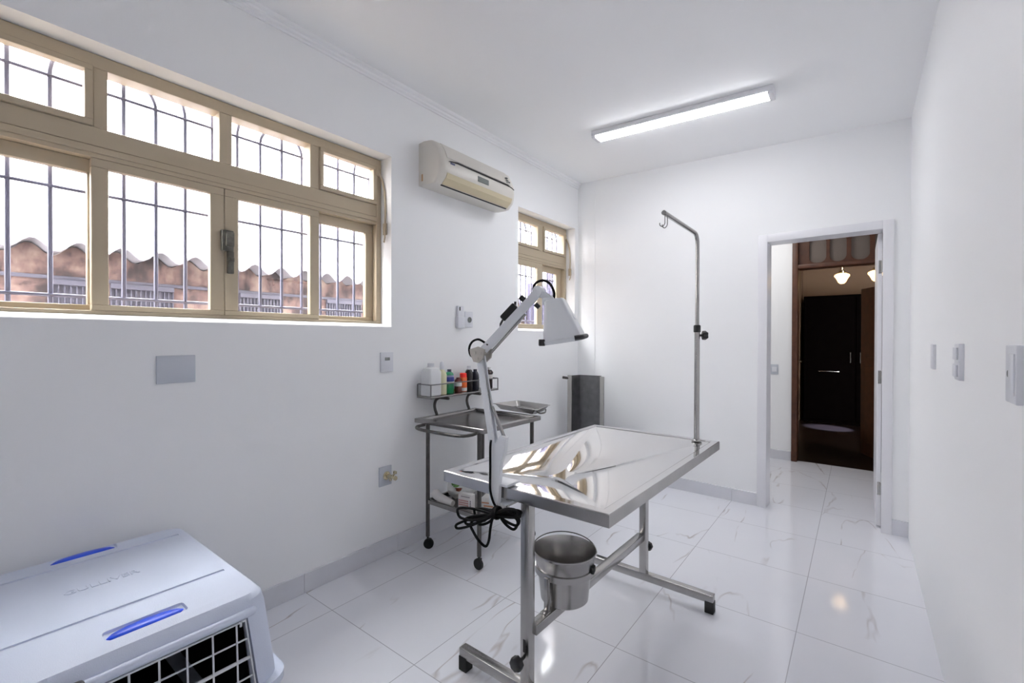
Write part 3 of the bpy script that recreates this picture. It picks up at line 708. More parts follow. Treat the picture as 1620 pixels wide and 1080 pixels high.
bm = BM(); prism(bm, [(-1.084, 1.262), (-1.046, 1.272), (-1.016, 1.262), (-1.022, 1.233), (-1.044, 1.216), (-1.066, 1.219), (-1.082, 1.246)], 'y', 1.168, 1.174); prism(bm, [(-1.084, 1.262), (-1.046, 1.272), (-1.016, 1.262), (-1.022, 1.233), (-1.044, 1.216), (-1.066, 1.219), (-1.082, 1.246)], 'y', 1.208, 1.214)
for x, z in ((-1.060, 1.250), (-1.034, 1.250), (-1.048, 1.230)): lathe(bm, [(.006, 0), (.006, .050)], M=Matrix.Translation((x, 1.216, z)) @ Matrix.Rotation(PI/2, 4, 'X'), n=12)
obj('elbow_plate', bm, mat('grey elbow plate', lin(176, 172, 164), .5), t, label='grey elbow joint plate')
F0, F1 = Vector((-1.040, 1.195, 1.260)), Vector((-.878, 1.295, 1.462))
dv = (F1-F0).normalized(); sd = dv.cross(Vector((0, 0, 1))).normalized(); upv = sd.cross(dv)
bm = BM()
for s in (-.009, .009): bar(bm, F0+sd*s, F1+sd*s, .005, .030, up=upv, bev=.001)
bar(bm, F0+upv*.013, F1+upv*.013, .020, .004, up=upv, bev=.001)
obj('upper_arm', bm, M['enam'], t)
bm = BM(); tube(bm, [F0-upv*.024+dv*.01, F0-upv*.020+dv*.19], .005, 10); obj('lower_rod', bm, M['steelb'], t)
bm = BM(); c0 = F0.lerp(F1, .56)+upv*.026
box(bm, -.012, .012, -.034, .034, -.012, .014, .006, 2, axes(c0, sd, dv, upv)); tube(bm, [c0-dv*.030, c0-dv*.050-upv*.006, c0-dv*.058-upv*.014], .004, 8); tube(bm, [c0+dv*.030, c0+dv*.042+upv*.010], .004, 8)
obj('switch_box', bm, M['black'], t, label='black cord switch')
bm = BM(); cK = F0.lerp(F1, .80)+upv*.022; lathe(bm, [(.010, -.008), (.010, .012), (.007, .014)], M=axes(cK, sd, dv, upv), n=14); lathe(bm, [(.008, -.035), (.008, -.016)], M=axes(F0.lerp(F1, .86)-upv*.004, sd, dv, upv), n=12); obj('knob', bm, M['black'], t, label='small black knob')
bm = BM()
lathe(bm, [(.020, -.012), (.020, .012)], M=axes(F1, (1, 0, 0), (0, 0, 1), (0, -1, 0)), n=20)
bar(bm, F1+Vector((0, -.008, 0)), (-.842, 1.300, 1.436), .006, .022, bev=.001); bar(bm, F1+Vector((0, .010, 0)), (-.842, 1.318, 1.436), .006, .022, bev=.001)
box(bm, -.862, -.815, 1.290, 1.325, 1.415, 1.440, .004); obj('head_joint', bm, M['enam'], t)
# hood: a rounded pyramid, open side down
H0, H1 = Vector((-.818, 1.305, 1.428)), Vector((-.783, 1.31, 1.302))
def hring(c, hx, hy, r, rot, tilt=0):
    out = []
    for x, y in rrect(0, 0, hx, hy, r):
        v = Matrix.Rotation(tilt, 3, Vector((.609, -.793, 0))) @ (Matrix.Rotation(rot, 3, 'Z') @ Vector((x, y, 0)))
        out.append(c+v)
    return out
ro = math.radians(20); tl = math.radians(9)
bm = BM()
loft(bm, [hring(H0+Vector((0, 0, .006)), .026, .028, .010, ro, tl), hring(H0, .032, .034, .012, ro, tl), hring(H0.lerp(H1, .9), .062, .060, .020, ro, tl), hring(H1, .063, .061, .020, ro, tl)])
obj('hood', bm, M['enam'], t, 35)
bm = BM(); loft(bm, [hring(H1+Vector((0, 0, -.0005)), .065, .063, .021, ro, tl), hring(H1+Vector((0, 0, -.014)), .063, .061, .021, ro, tl)]); rimo = obj('hood_rim', bm, M['enam'], t, 35)
bm = BM(); rim_r = hring(H1, .067, .065, .022, ro, tl)
rim_pts = [p+Vector((0, 0, -.004)) for p in rim_r]
def near(dirv):
    return max(range(len(rim_pts)), key=lambda i: (rim_pts[i]-H1).dot(Vector(dirv)))
ang_ = lambda p: math.atan2((p-H1).dot(Vector((-.609, .793, 0))), (p-H1).dot(Vector((.793, .609, 0))))
seq = sorted([p for p in rim_pts if -1.35 < ang_(p) < .35], key=ang_)
tube(bm, seq, .0085, 8); obj('rim_grip', bm, M['black'], t, label='black grip along the hood edge')
bm = BM(); pL = rim_pts[near((-.793, -.609, 0))]; box(bm, -.012, .010, -.010, .010, -.010, .012, .003, 2, axes(pL, (.793, .609, 0), (-.609, .793, 0), (0, 0, 1))); obj('side_stop', bm, M['black'], t, label='black stop on the hood edge')
bm = BM(); side = Vector((.793, .609, 0)); k0 = H0+side*.022+Vector((0, 0, .010)); k1 = H0.lerp(H1, .55)+side*.052+Vector((0, 0, .006))
bar(bm, k0, k1, .050, .006, up=Vector((.8, .3, .5)), bev=.002); obj('hood_flap', bm, M['enam'], t)
# cords
bm = BM()
tube(bm, smoothpath([(-.985, 1.168, .957), (-.984, 1.163, .93), (-.984, 1.163, .85), (-.984, 1.163, .79), (-.972, 1.163, .755), (-.958, 1.162, .738), (-.95, 1.16, .728)], 5), .004, 8); obj('cord', bm, M['cord'], t, label='black electric cord'); bm = BM()
tube(bm, smoothpath([(-1.022, 1.195, 1.277), (-1.044, 1.190, 1.291), (-1.066, 1.19, 1.297), (-1.092, 1.19, 1.288), (-1.106, 1.19, 1.267), (-1.101, 1.19, 1.242), (-1.078, 1.19, 1.230)], 5), .004, 8); obj('cord', bm, M['cord'], t, label='black electric cord'); bm = BM()
tube(bm, smoothpath([(-.905, 1.30, 1.470), (-.896, 1.30, 1.492), (-.867, 1.30, 1.500), (-.836, 1.30, 1.487), (-.818, 1.30, 1.453), (-.822, 1.295, 1.420)], 6), .0046, 8)
obj('cord', bm, M['cord'], t, label='black electric cord')
# hanging coil of the same cord
bm = BM(); yk = 1.158
K = Vector((-.951, yk, .722))
loops = [((-1.125, .682), .020), ((-1.095, .655), .012), ((-1.146, .622), .010), ((-1.06, .69), .018), ((-1.05, .66), .014), ((-1.02, .70), .008), ((-1.04, .675), .006), ((-1.00, .705), .005)]
for i, ((x, z), w) in enumerate(loops):
    d = Vector((x-K.x, 0, z-K.z)); q = Vector((-d.z, 0, d.x)).normalized()*w*1.1; yo = (i-2)*.006
    tube(bm, smoothpath([K+Vector((0, yo, 0)), K+d*.5+q+Vector((0, yo, 0)), K+d*.9+q*.8+Vector((0, yo+.004, 0)), K+d+Vector((0, yo+.006, 0)), K+d*.9-q*.8+Vector((0, yo+.002, 0)), K+d*.5-q*.7+Vector((0, yo, 0)), K+Vector((.004, yo+.003, -.004))], 6), .0046, 8)
for i, ((x, z), w) in enumerate([((-.862, .742), .012), ((-.858, .715), .016), ((-.870, .700), .022), ((-.880, .738), .010), ((-.872, .728), .008), ((-.868, .735), .006), ((-.876, .722), .012), ((-.884, .731), .004)]):
    d = Vector((x-K.x, 0, z-K.z)); q = Vector((-d.z, 0, d.x)).normalized()*w; yo = (i-2)*.006
    tube(bm, smoothpath([K+Vector((0, yo, 0)), K+d*.5+q+Vector((0, yo, 0)), K+d*.92+q*.8+Vector((0, yo+.004, 0)), K+d+Vector((0, yo+.006, 0)), K+d*.9-q*.9+Vector((0, yo+.002, 0)), K+d*.5-q*.8+Vector((0, yo, 0)), K+Vector((.004, yo+.003, -.004))], 6), .0046, 8)
tube(bm, smoothpath([K, (-1.03, yk, .690), (-1.068, yk, .655), (-1.055, yk, .63), (-1.03, yk, .607), (-1.000, yk, .596), (-.985, yk, .62), (-.978, yk, .665), (-.968, yk, .70), K], 6), .0046, 8)
for x in (-.950, -.945, -.956): tube(bm, [(x, yk+.020*math.cos(a), .722+.019*math.sin(a)) for a in [2*PI*i/16 for i in range(16)]], .0036, 8, closed=True)
obj('cord_coil', bm, M['cord'], t, label='hanging bundle of black cord')

# ------------------------------------------------------------------ instrument trolley
LX0, LX1, LY0, LY1 = -2.118, -1.692, 1.905, 2.42
t = thing('instrument_trolley', 'dark steel instrument trolley on casters against the left wall', 'trolley', (-1.9, 2.16, 0))
bm = BM(); ax0, ax1, ay0, ay1 = -2.205, -1.632, 1.872, 2.435
def fr(o, z): return [(ax0+o, ay0+o, z), (ax1-o, ay0+o, z), (ax1-o, ay1-o, z), (ax0+o, ay1-o, z)]
loft(bm, [fr(.004, .772), fr(0, .775), fr(0, .797), fr(.003, .800), fr(.029, .800), fr(.032, .797), fr(.034, .780), fr(.034, .772), fr(.004, .772)], cap=False); bmesh.ops.remove_doubles(bm, verts=bm.verts, dist=1e-5)
box(bm, ax0+.02, ax1-.02, ay0+.02, ay1-.02, .774, .782, .001, 1)
obj('tray_top', bm, M['tray'], t)
for x in (LX0, LX1):
    for y in (LY0, LY1):
        bm = BM(); tube(bm, [(x, y, .072), (x, y, .775)], .0125, 14); lg = obj('leg', bm, M['steelt'], t)
        o_ = .012 if x == LX0 else 0
        bm = BM(); lathe(bm, [(.007, .058), (.007, .075)], (x, y, 0), 10); box(bm, x-.012+o_, x+.012+o_, y-.012, y+.012, .05, .062, .003); obj('caster_fork', bm, M['black'], lg)
        bm = BM(); Rw = axes((x+o_, y-.002, .031), (0, .6, .8), (0, -.8, .6), (1, 0, 0)) if x == LX0 else axes((x, y-.006, .031), (.6, 0, .8), (-.8, 0, .6), (0, 1, 0))
        if x == LX0: Rw = axes((x+o_, y-.004, .031), (.793, .609, 0), (0, 0, 1), (.609, -.793, 0))
        lathe(bm, [(.012, -.012), (.026, -.012), (.031, -.007), (.031, .007), (.026, .012), (.012, .012)], M=Rw, n=24); obj('caster_wheel', bm, M['rubber'], lg, label='black caster wheel')
bm = BM()
def fl_(o, z): return [(LX0-.008+o, LY0-.008+o, z), (LX1+.008-o, LY0-.008+o, z), (LX1+.008-o, LY1+.008-o, z), (LX0-.008+o, LY1+.008-o, z)]
loft(bm, [fl_(0, .278), fl_(0, .302), fl_(.003, .304), fl_(.013, .304), fl_(.016, .302), fl_(.016, .278), fl_(0, .278)], cap=False); bmesh.ops.remove_doubles(bm, verts=bm.verts, dist=1e-5)
box(bm, LX0, LX1, LY0, LY1, .280, .286, .001, 1); obj('lower_shelf', bm, M['tray'], t)
bm = BM(); tube(bm, smoothpath([(LX0-.012, 1.89, .765), (LX0-.014, 1.83, .762), (LX0+.05, 1.792, .76), (-1.9, 1.788, .76), (LX1-.06, 1.795, .762), (LX1-.01, 1.84, .765), (LX1-.01, 1.89, .767)], 6), .0095, 10); obj('push_handle', bm, M['steelt'], t)
# bottle rack
SX0, SX1, SY0, SY1 = -2.232, -2.100, 1.912, 2.575
bm = BM(); box(bm, SX0, SX1, SY0, SY1, .922, .936, .003); obj('bottle_shelf', bm, M['tray'], t)
for y in (2.055, 2.365):
    bm = BM(); tube(bm, smoothpath([(-2.196, y, .775), (-2.199, y, .80), (-2.210, y-.004, .83), (-2.216, y-.004, .862), (-2.208, y, .893), (-2.180, y, .911), (-2.14, y, .914), (-2.090, y, .914)], 6), .0095, 10); obj('shelf_bracket', bm, M['steelt'], t)
bm = BM(); zr = 1.010
rail = []
for (cx, cy, a0) in ((SX1-.014, SY1-.014, 0), (SX0+.014, SY1-.014, 90), (SX0+.014, SY0+.014, 180), (SX1-.014, SY0+.014, 270)):
    for k in range(5): a = math.radians(a0+90*k/4); rail.append((cx+.012*math.cos(a), cy+.012*math.sin(a), zr))
tube(bm, rail, .0038, 8, closed=True)
for x, y in ((SX0+.004, SY0+.004), (SX1-.004, SY0+.004), (SX0+.004, SY1-.004), (SX1-.004, SY1-.004)): tube(bm, [(x, y, .93), (x, y, zr)], .0038, 8)
obj('rack_rail', bm, M['steelg'], t)

# steel tray lying on the trolley's far end
t = thing('instrument_tray', 'shallow stainless steel instrument tray resting on the trolley', 'tray', (-1.87, 2.56, .802))
TA, TB, TC, TD = Vector((-2.075, 2.490)), Vector((-2.035, 2.715)), Vector((-1.705, 2.675)), Vector((-1.655, 2.395))
TA, TB, TC, TD = Vector((-2.060, 2.462)), Vector((-2.02, 2.70)), Vector((-1.70, 2.655)), Vector((-1.64, 2.40))
cc = (TA+TB+TC+TD)/4
def tq(k, z): return [Vector(((cc+(p-cc)*k).x, (cc+(p-cc)*k).y, z)) for p in (TA, TB, TC, TD)]
bm = BM(); loft(bm, [tq(.80, .803), tq(.97, .836), tq(1., .837), tq(1., .840), tq(.96, .840), tq(.79, .807)]); 
bmesh.ops.bevel(bm, geom=[e for e in bm.edges if abs((e.verts[0].co-e.verts[1].co).z) > .015], offset=.02, segments=4, profile=.5, affect='EDGES')
obj('tray_dish', bm, M['steelb'], t, 35)
bm = BM(); h0 = (TC.lerp(TD, .8)); tube(bm, smoothpath([(h0.x-.01, h0.y-.02, .830), (h0.x+.005, h0.y-.01, .815), (h0.x+.008, h0.y+.05, .812), (h0.x-.005, h0.y+.08, .828)], 5), .005, 8); obj('tray_handle', bm, M['steelt'], t)

# bottles on the rack
ZS = .937
def bottle(name, label, cat, x, y, prof, m, cap=None, band=None, extra=None):
    t = thing(name, label, cat, (x, y, ZS), 'bottles on the trolley rack')
    bm = BM(); lathe(bm, prof, (x, y, ZS), 24); obj('bottle_body', bm, m, t, 40)
    if cap: bm = BM(); lathe(bm, cap[0], (x, y, ZS), 20); obj('cap', bm, cap[1], t, 40)
    for i, b in enumerate(band or []): bm = BM(); r = b[2]; lathe(bm, [(r-.002, b[0]), (r, b[0]), (r, b[1]), (r-.002, b[1])], (x, y, ZS), 24); obj(b[4] if len(b) > 4 else 'paper_label', bm, b[3], t, 40)
    return t
cream = mat('cream translucent plastic', lin(224, 222, 186), .4); milk = mat('milky white plastic', lin(224, 226, 228), .35)
XS = -2.160
t = thing('white_jug', 'square milky white jug at the left end of the trolley rack', 'jug', (XS, 1.968, ZS))
bm = BM(); loft(bm, [[(x, y, ZS+z) for x, y in rrect(XS, 1.968, h*.94, h, .012)] for z, h in ((0, .046), (.004, .050), (.150, .050), (.172, .040), (.180, .022), (.186, .020))]); obj('jug_body', bm, milk, t, 40)
bm = BM(); lathe(bm, [(.022, .184), (.022, .204), (.018, .207), (0, .207)], (XS, 1.968, ZS), 20); obj('cap', bm, M['wplast'], t)
bottle('spray_bottle', 'tall cream bottle with a white neck second on the trolley rack', 'bottle', XS, 2.062, [(0, 0), (.030, 0), (.032, .004), (.032, .125), (.026, .145), (.014, .158), (.012, .165), (0, .165)], cream, ([(.014, .160), (.015, .185), (.012, .205), (.006, .212), (0, .212)], M['wplast']))
bottle('mouthwash_bottle', 'blue and green bottle on the trolley rack', 'bottle', XS, 2.130, [(0, 0), (.028, 0), (.031, .004), (.031, .118), (.024, .134), (.013, .142), (0, .142)], mat('green liquid', lin(30, 128, 84), .15, spec=.6), ([(.014, .140), (.014, .158), (0, .158)], mat('dark blue cap', lin(48, 56, 84), .4)), [(.078, .108, .0318, mat('blue liquid', lin(46, 56, 140), .2), 'blue_band'), (.066, .077, .0318, M['paper']), (.108, .120, .0316, mat('pale blue shoulder', lin(150, 160, 196), .3), 'shoulder_band')])
bottle('small_vial', 'small pale lilac vial between the green and brown bottles', 'bottle', XS-.028, 2.182, [(0, 0), (.016, 0), (.018, .003), (.018, .085), (.010, .098), (0, .098)], mat('lilac plastic', lin(196, 196, 216), .4), ([(.011, .096), (.011, .108), (0, .108)], M['wplast']), [(.002, .022, .0184, mat('olive liquid', lin(150, 160, 60), .3), 'liquid_band')])
bottle('brown_bottle', 'short reddish brown bottle with a white label on the trolley rack', 'bottle', XS, 2.214, [(0, 0), (.023, 0), (.025, .004), (.025, .075), (.018, .088), (0, .088)], mat('reddish brown glass', lin(104, 52, 46), .2), ([(.014, .086), (.014, .098), (0, .098)], mat('brown cap', lin(92, 40, 36), .4)), [(.040, .066, .0255, M['paper'])])
bottle('orange_can', 'orange and red can with a white base on the trolley rack', 'can', XS, 2.264, [(0, 0), (.024, 0), (.0255, .004), (.0255, .092), (.024, .096), (0, .096)], mat('orange can', lin(214, 96, 28), .35), ([(.0235, .096), (.0235, .122), (.020, .126), (0, .126)], mat('red lid', lin(226, 36, 20), .35)), [(.004, .026, .026, M['paper'], 'white_base')])
bottle('black_bottle', 'black bottle with a white cap next to the orange can', 'bottle', XS, 2.320, [(0, 0), (.026, 0), (.028, .004), (.028, .120), (.020, .142), (.012, .150), (0, .150)], mat('black bottle glass', lin(38, 34, 34), .2), ([(.014, .148), (.014, .172), (0, .172)], M['wplast']))
bottle('black_bottle', 'dark navy bottle without white on it beside the lamp arm', 'bottle', XS, 2.385, [(0, 0), (.026, 0), (.028, .004), (.028, .105), (.018, .128), (0, .128)], mat('navy bottle', lin(34, 36, 50), .25), ([(.013, .126), (.013, .145), (0, .145)], mat('navy cap', lin(40, 44, 62), .4)))
bottle('medicine_bottle', 'dark brown medicine bottle with white label at the right end of the rack', 'bottle', XS, 2.538, [(0, 0), (.024, 0), (.026, .004), (.026, .102), (.030, .108), (.030, .118), (.016, .134), (0, .134)], mat('dark amber glass', lin(44, 30, 28), .15), ([(.012, .132), (.012, .152), (0, .152)], mat('clear cap', lin(206, 206, 204), .3)), [(.072, .100, .0265, M['paper'])])

# things on the lower shelf
ZB = .2865
t = thing('plastic_bag', 'crumpled white plastic bag with green and red print on the lower shelf', 'bag', (-2.02, 2.05, ZB))
from mathutils import noise
def bagpt(p, off=0.):
    k = 1+.16*noise.noise(p*2.3)+.07*noise.noise(p*6)+off
    return Vector((-2.025+p.x*.082*k, 2.125+p.y*.118*k, ZB+.062+max(-.062, p.z*.074*k)))
bm = BM(); bmesh.ops.create_uvsphere(bm, u_segments=48, v_segments=28, radius=1)
for v in bm.verts: v.co = bagpt(v.co.copy())
obj('bag_body', bm, mat('white film plastic', lin(226, 228, 226), .3, bump=.5, bscale=30), t, 60)
def print_patch(name, d, up, w, h, m, label):
    d = Vector(d).normalized(); a = d.cross(Vector(up)).normalized(); b = a.cross(d); bm = BM(); G = []
    for i in range(11):
        r = []
        for q in range(7):
            u = -1+2*i/10; v = -1+2*q/6; v2 = v*math.sqrt(max(0, 1-u*u))+.5*u*u
            r.append(bm.verts.new(bagpt((d+a*w*u+b*h*v2).normalized(), .012)))
        G.append(r)
    for i in range(10):
        for q in range(6): bm.faces.new((G[i][q], G[i][q+1], G[i+1][q+1], G[i+1][q]))
    obj(name, bm, m, t, 60, label)
print_patch('green_print', (.30, -.85, .42), (.2, 0, 1), .34, .13, mat('green print', lin(92, 138, 70), .5), 'green printed patch')
print_patch('red_print', (.58, -.78, .12), (.2, 0, 1), .26, .14, mat('rust red print', lin(138, 74, 54), .5), 'rust red printed patch')
t = thing('wipes_roll', 'rolled white wadding lying on the lower shelf of the trolley', 'cotton roll', (-2.03, 1.94, ZB))
bm = BM(); tube(bm, smoothpath([(-2.085, 1.938, ZB+.050), (-2.05, 1.930, ZB+.040), (-1.98, 1.930, ZB+.030), (-1.925, 1.93, ZB+.024)], 5), .02, 14, rr=[.030-.0008*i for i in range(16)]); obj('roll', bm, mat('white cotton', lin(230, 228, 226), .9), t, 60)
t = thing('medicine_box', 'upright white carton with red print on the lower shelf', 'carton', (-1.85, 1.99, ZB))
MB_ = axes((-1.855, 1.975, ZB), (.985, .17, 0), (-.17, .985, 0), (0, 0, 1))
bm = BM(); box(bm, -.048, .048, -.018, .018, 0, .088, .001, 1, MB_); obj('carton_body', bm, M['paper'], t)
red = mat('red print', lin(182, 96, 88), .6); gry = mat('grey print', lin(96, 92, 104), .6)
bm = BM()
for k in range(3):
    for q in range(7): box(bm, -.044+q*.010, -.044+q*.010+.006, -.0186, -.0178, .044-k*.013, .052-k*.013, 0, 1, MB_)
obj('red_lettering', bm, red, t, 0, label='rows of red lettering')
bm = BM()
for q in range(7): box(bm, -.028+q*.009, -.028+q*.009+.006, -.0186, -.0178, .070, .075, 0, 1, MB_)
for q in range(4): box(bm, .034, .042, -.0186, -.0178, .018+q*.010, .024+q*.010, 0, 1, MB_)
obj('grey_lettering', bm, gry, t, 0, label='row of grey lettering')
t = thing('flat_carton', 'flat white carton with an orange stripe behind the lamp clamp on the lower shelf', 'carton', (-1.765, 2.11, ZB))
MB_ = axes((-1.765, 2.10, ZB), (.94, .34, 0), (-.34, .94, 0), (0, 0, 1))
bm = BM(); box(bm, -.045, .045, -.055, .055, 0, .062, .001, 1, MB_); obj('carton_body', bm, M['paper'], t)
bm = BM(); box(bm, -.044, .044, -.0556, -.0548, .028, .036, 0, 1, MB_); box(bm, -.03, .03, -.0556, -.0548, .008, .018, 0, 1, MB_); obj('orange_stripe', bm, mat('orange print', lin(206, 152, 122), .6), t, 0, label='orange printed stripe')

# ------------------------------------------------------------------ steel trough in the corner
t = thing('steel_trough', 'tall grey steel channel trough standing in the corner behind the table', 'trough', (-1.95, 3.68, 0))
sec = [(-2.118, 3.600), (-2.078, 3.600), (-2.055, 3.715), (-1.848, 3.735), (-1.812, 3.640), (-1.780, 3.645)]
bm = BM(); th = .004
inn = [Vector(p) for p in sec]
outr = [(x-(.004 if i < 3 else -.004 if i > 3 else 0), y+.004) for i, (x, y) in enumerate(sec)]
prism(bm, sec+outr[::-1], 'z', 0, .965); obj('channel', bm, M['steelg'], t, 0)
for a, b in ((sec[0], sec[1]), (sec[4], sec[5])):
    bm = BM(); box(bm, a[0], b[0]+.002, a[1]-.004, a[1]+.001, 0, .967, .001, 1); obj('flange', bm, M['steelg_lit'], t, label='steel flange with its lit tone painted in')  # same steel as the channel; the light on the lips is in the colour
bm = BM(); tube(bm, [(-2.085, 3.615, .935), (-2.165, 3.59, .944)], .012, 12); obj('peg_handle', bm, M['steelt'], t, label='short dark peg handle')

# ------------------------------------------------------------------ pet carrier
cy = .340; cx = -1.792
t = thing('pet_carrier', 'large blue grey plastic pet carrier with blue clips in the lower left corner', 'pet carrier', (cx, cy, 0))
def cr(z, hx, hy, r=.06, dx=0): return [(x, y, z) for x, y in rrect(cx+dx, cy, hx, hy+.022, r, 6)]
def carve(bm_a, bm_b):
    a = bpy.data.meshes.new('a'); bmesh.ops.recalc_face_normals(bm_a, faces=bm_a.faces); bm_a.to_mesh(a); bm_a.free(); oa = bpy.data.objects.new('carve_a', a); C.objects.link(oa)
    b = bpy.data.meshes.new('b'); bmesh.ops.recalc_face_normals(bm_b, faces=bm_b.faces); bm_b.to_mesh(b); bm_b.free(); ob = bpy.data.objects.new('carve_b', b); C.objects.link(ob)
    md = oa.modifiers.new('cut', 'BOOLEAN'); md.object = ob; md.operation = 'DIFFERENCE'; md.solver = 'EXACT'; md.use_self = True
    dg = bpy.context.evaluated_depsgraph_get(); me = bpy.data.meshes.new_from_object(oa.evaluated_get(dg))
    r = BM(); r.from_mesh(me)
    for o in (oa, ob): bpy.data.objects.remove(o)
    for m_ in (a, b, me): bpy.data.meshes.remove(m_)
    return r
def door_cut(bm, z0, z1):
    # trapezoid opening through the front (+X) with a dark cavity behind
    f = lambda z: .280-(z-.06)*.115
    P = [(cy-f(z0), z0), (cy+f(z0), z0), (cy+f(z1), z1), (cy-f(z1), z1)]
    prism(bm, P, 'x', cx-.36, cx+.6)
# upper half
up = BM(); loft(up, [cr(.285, .405, .300), cr(.40, .398, .287), cr(.500, .388, .276), cr(.532, .380, .268, .055), cr(.545, .368, .256, .05), cr(.551, .345, .235, .045)])
ct = BM(); door_cut(ct, .20, .488)
for gx in (cx-.262, cx+.168): box(ct, gx-.007, gx+.007, -.1, cy+.250, .5465, .60, .002)
for gx, s in ((cx-.335, 1), (cx+.300, -1)): box(ct, gx-.028, gx+.028, cy-.088+(.018 if s < 0 else -.004), cy+.088+(.018 if s < 0 else -.004), .541, .60, .012)
obj('upper_shell', carve(up, ct), M['crate'], t, 30)
lo = BM(); loft(lo, [cr(.0, .335, .235, .05), cr(.012, .352, .252), cr(.14, .380, .278), cr(.262, .402, .300)])
ct = BM(); door_cut(ct, .06, .40); obj('lower_shell', carve(lo, ct), M['crate2'], t, 30)
fl = BM(); loft(fl, [cr(.2625, .402, .300), cr(.2625, .424, .322, .07), cr(.2845, .424, .322, .07), cr(.2845, .405, .300)])
ct = BM(); door_cut(ct, .20, .40); obj('flange', carve(fl, ct), M['crate'], t, 30)
# added black panels that paint the shade inside the carrier
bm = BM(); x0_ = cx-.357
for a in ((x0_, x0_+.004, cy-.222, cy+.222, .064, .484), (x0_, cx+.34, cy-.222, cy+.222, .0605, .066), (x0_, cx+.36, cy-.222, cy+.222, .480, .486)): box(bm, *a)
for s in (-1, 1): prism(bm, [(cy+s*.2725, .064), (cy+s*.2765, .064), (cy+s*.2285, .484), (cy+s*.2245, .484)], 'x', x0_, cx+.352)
obj('shade_panels', bm, mat('black interior shade', lin(10, 10, 12), .95, spec=.1), t, 0, label='dark shade inside the carrier, painted as black panels')
# brow over the door
bm = BM(); fz = .497
tube(bm, smoothpath([(cx+.372, cy-.244, fz), (cx+.391, cy-.222, fz+.006), (cx+.393, cy, fz+.008), (cx+.391, cy+.222, fz+.006), (cx+.372, cy+.244, fz)], 6), .012, 10); obj('door_brow', bm, M['crate'], t)
for gx, gy in ((cx-.335, cy-.004), (cx+.300, cy+.018)):
    bm = BM(); R_ = []
    for i in range(13):
        u = -1+2*i/12; w = max(.002, .025*math.sqrt(max(0, 1-u*u))); h = .010*math.sqrt(max(0, 1-u*u))+.001
        R_.append([(gx+w*math.cos(a), gy+.082*u, .543+h*math.sin(a)) for a in [2*PI*k/12 for k in range(12)]])
    loft(bm, R_); obj('clip', bm, M['blue'], t, 60, label='bright blue top clip')
# wire door
bm = BM(); f = lambda z: .274-(z-.06)*.115; xf = lambda z: cx+.398-.062*(z-.285)
zs_ = (.075, .482)
tube(bm, [(xf(z), cy+s*f(z), z) for s, z in ((-1, .075), (1, .075), (1, .482), (-1, .482))], .0042, 8, closed=True)
dw = obj('wire_door', bm, M['wire'], t)
for k in range(-4, 4):
    y = cy+.022+.060*k; bm = BM()
    if abs(y-cy) < f(.482): tube(bm, [(xf(.075), y, .075), (xf(.482), y, .482)], .0026, 8); obj('upright_wire', bm, M['wire'], dw)
for z in (.097, .152, .207, .262, .317, .372, .427):
    bm = BM(); tube(bm, [(xf(z)-.003, cy-f(z), z), (xf(z)-.003, cy+f(z), z)], .0026 if z != .372 else .0050, 8); obj('cross_wire', bm, M['wire'], dw)
for s in (1,):
    bm = BM(); y = cy+f(.482)-.012; tube(bm, [(xf(.482), y, .47), (xf(.482)+.004, y, .505)], .0036, 8); obj('hinge_pin', bm, M['wire'], dw)
bm = BM(); box(bm, cx+.385, cx+.418, .172, .222, .470, .522, .010, 3); obj('door_latch', bm, M['black'], t, label='black door latch')
obj('lettering', text_bm('GULLIVER', .040, .0012, axes((cx-.04, cy-.008, .5515), (0, 1, 0), (-1, 0, 0), (0, 0, 1))), M['crate'], t, 0, label='raised lettering on the lid')

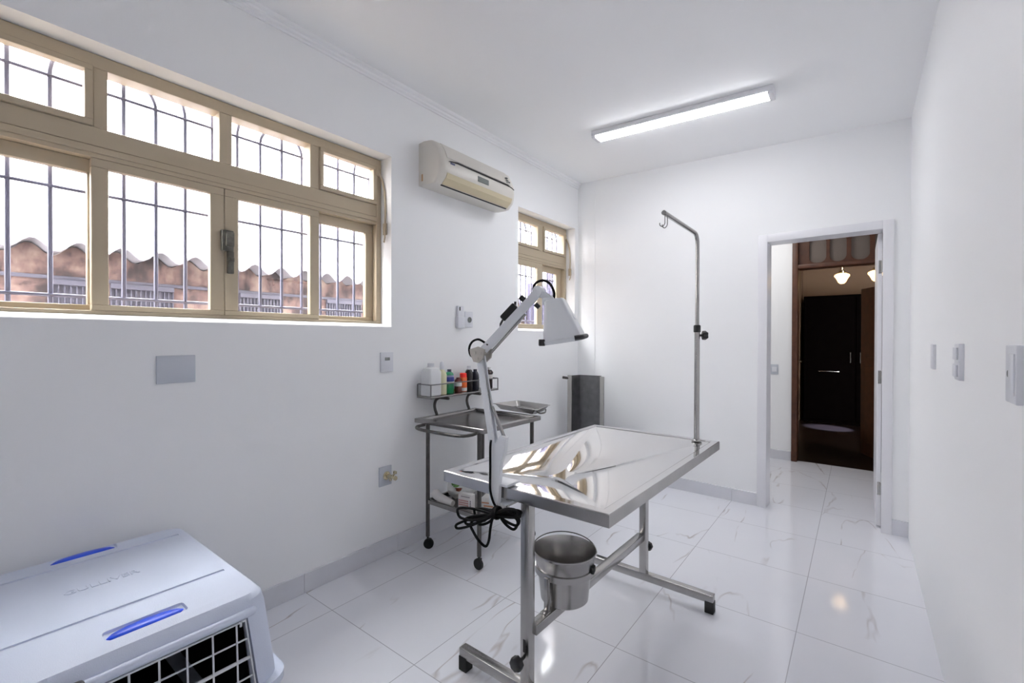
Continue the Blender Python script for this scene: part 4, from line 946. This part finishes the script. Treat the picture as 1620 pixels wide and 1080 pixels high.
# ------------------------------------------------------------------ light
w = bpy.data.worlds.new('overcast sky'); bpy.context.scene.world = w; w.use_nodes = True
bg = w.node_tree.nodes['Background']; bg.inputs['Color'].default_value = (.965, .98, 1., 1); bg.inputs['Strength'].default_value = 27.0
def area(name, loc, sx, sy, power, col, rot=(0, 0, 0)):
    l = bpy.data.lights.new(name, 'AREA'); l.shape = 'RECTANGLE'; l.size = sx; l.size_y = sy; l.energy = power; l.color = col
    o = bpy.data.objects.new(name, l); C.objects.link(o); o.location = loc; o.rotation_euler = rot; return o
area('hall_fill_light', (-.9, 4.9, 2.68), .6, .6, 8, (1, .97, .94))  # unseen fill, added to brighten the hallway
l = bpy.data.lights.new('dim_room_daylight', 'SPOT'); l.energy = 3600; l.color = (.42, .55, 1.); l.spot_size = math.radians(13); l.spot_blend = .6
o = bpy.data.objects.new('dim_room_daylight', l); C.objects.link(o); o.location = (.95, 7.7, 2.2); d_ = Vector((-.34, 8.1, 0))-Vector(o.location); o.rotation_euler = d_.to_track_quat('-Z', 'Y').to_euler()

# ------------------------------------------------------------------ camera
y_, p_, r_ = [math.radians(a) for a in (37.507, -.3673, .1361)]
Fv = Vector((-math.sin(y_)*math.cos(p_), math.cos(y_)*math.cos(p_), math.sin(p_))); Rv = Vector((math.cos(y_), math.sin(y_), 0)); Uv = Rv.cross(Fv)
R2 = Rv*math.cos(r_)+Uv*math.sin(r_); U2 = Uv*math.cos(r_)-Rv*math.sin(r_)
cam = bpy.data.cameras.new('camera'); co = bpy.data.objects.new('camera', cam); C.objects.link(co)
cam.sensor_width = 36; cam.lens = 714.86/1620*36; cam.clip_start = .02
co.matrix_world = axes((0, 0, 1.30), R2, U2, -Fv)
sc = bpy.context.scene; sc.camera = co
sc.view_settings.view_transform = 'Standard'; sc.view_settings.look = 'None'; sc.view_settings.exposure = .2; sc.view_settings.gamma = 1; sc.view_settings.use_curve_mapping = False
sc.cycles.use_denoising = True; sc.cycles.max_bounces = 14; sc.cycles.diffuse_bounces = 8; sc.cycles.glossy_bounces = 6; sc.cycles.transparent_max_bounces = 16
sc.cycles.sample_clamp_indirect = 8
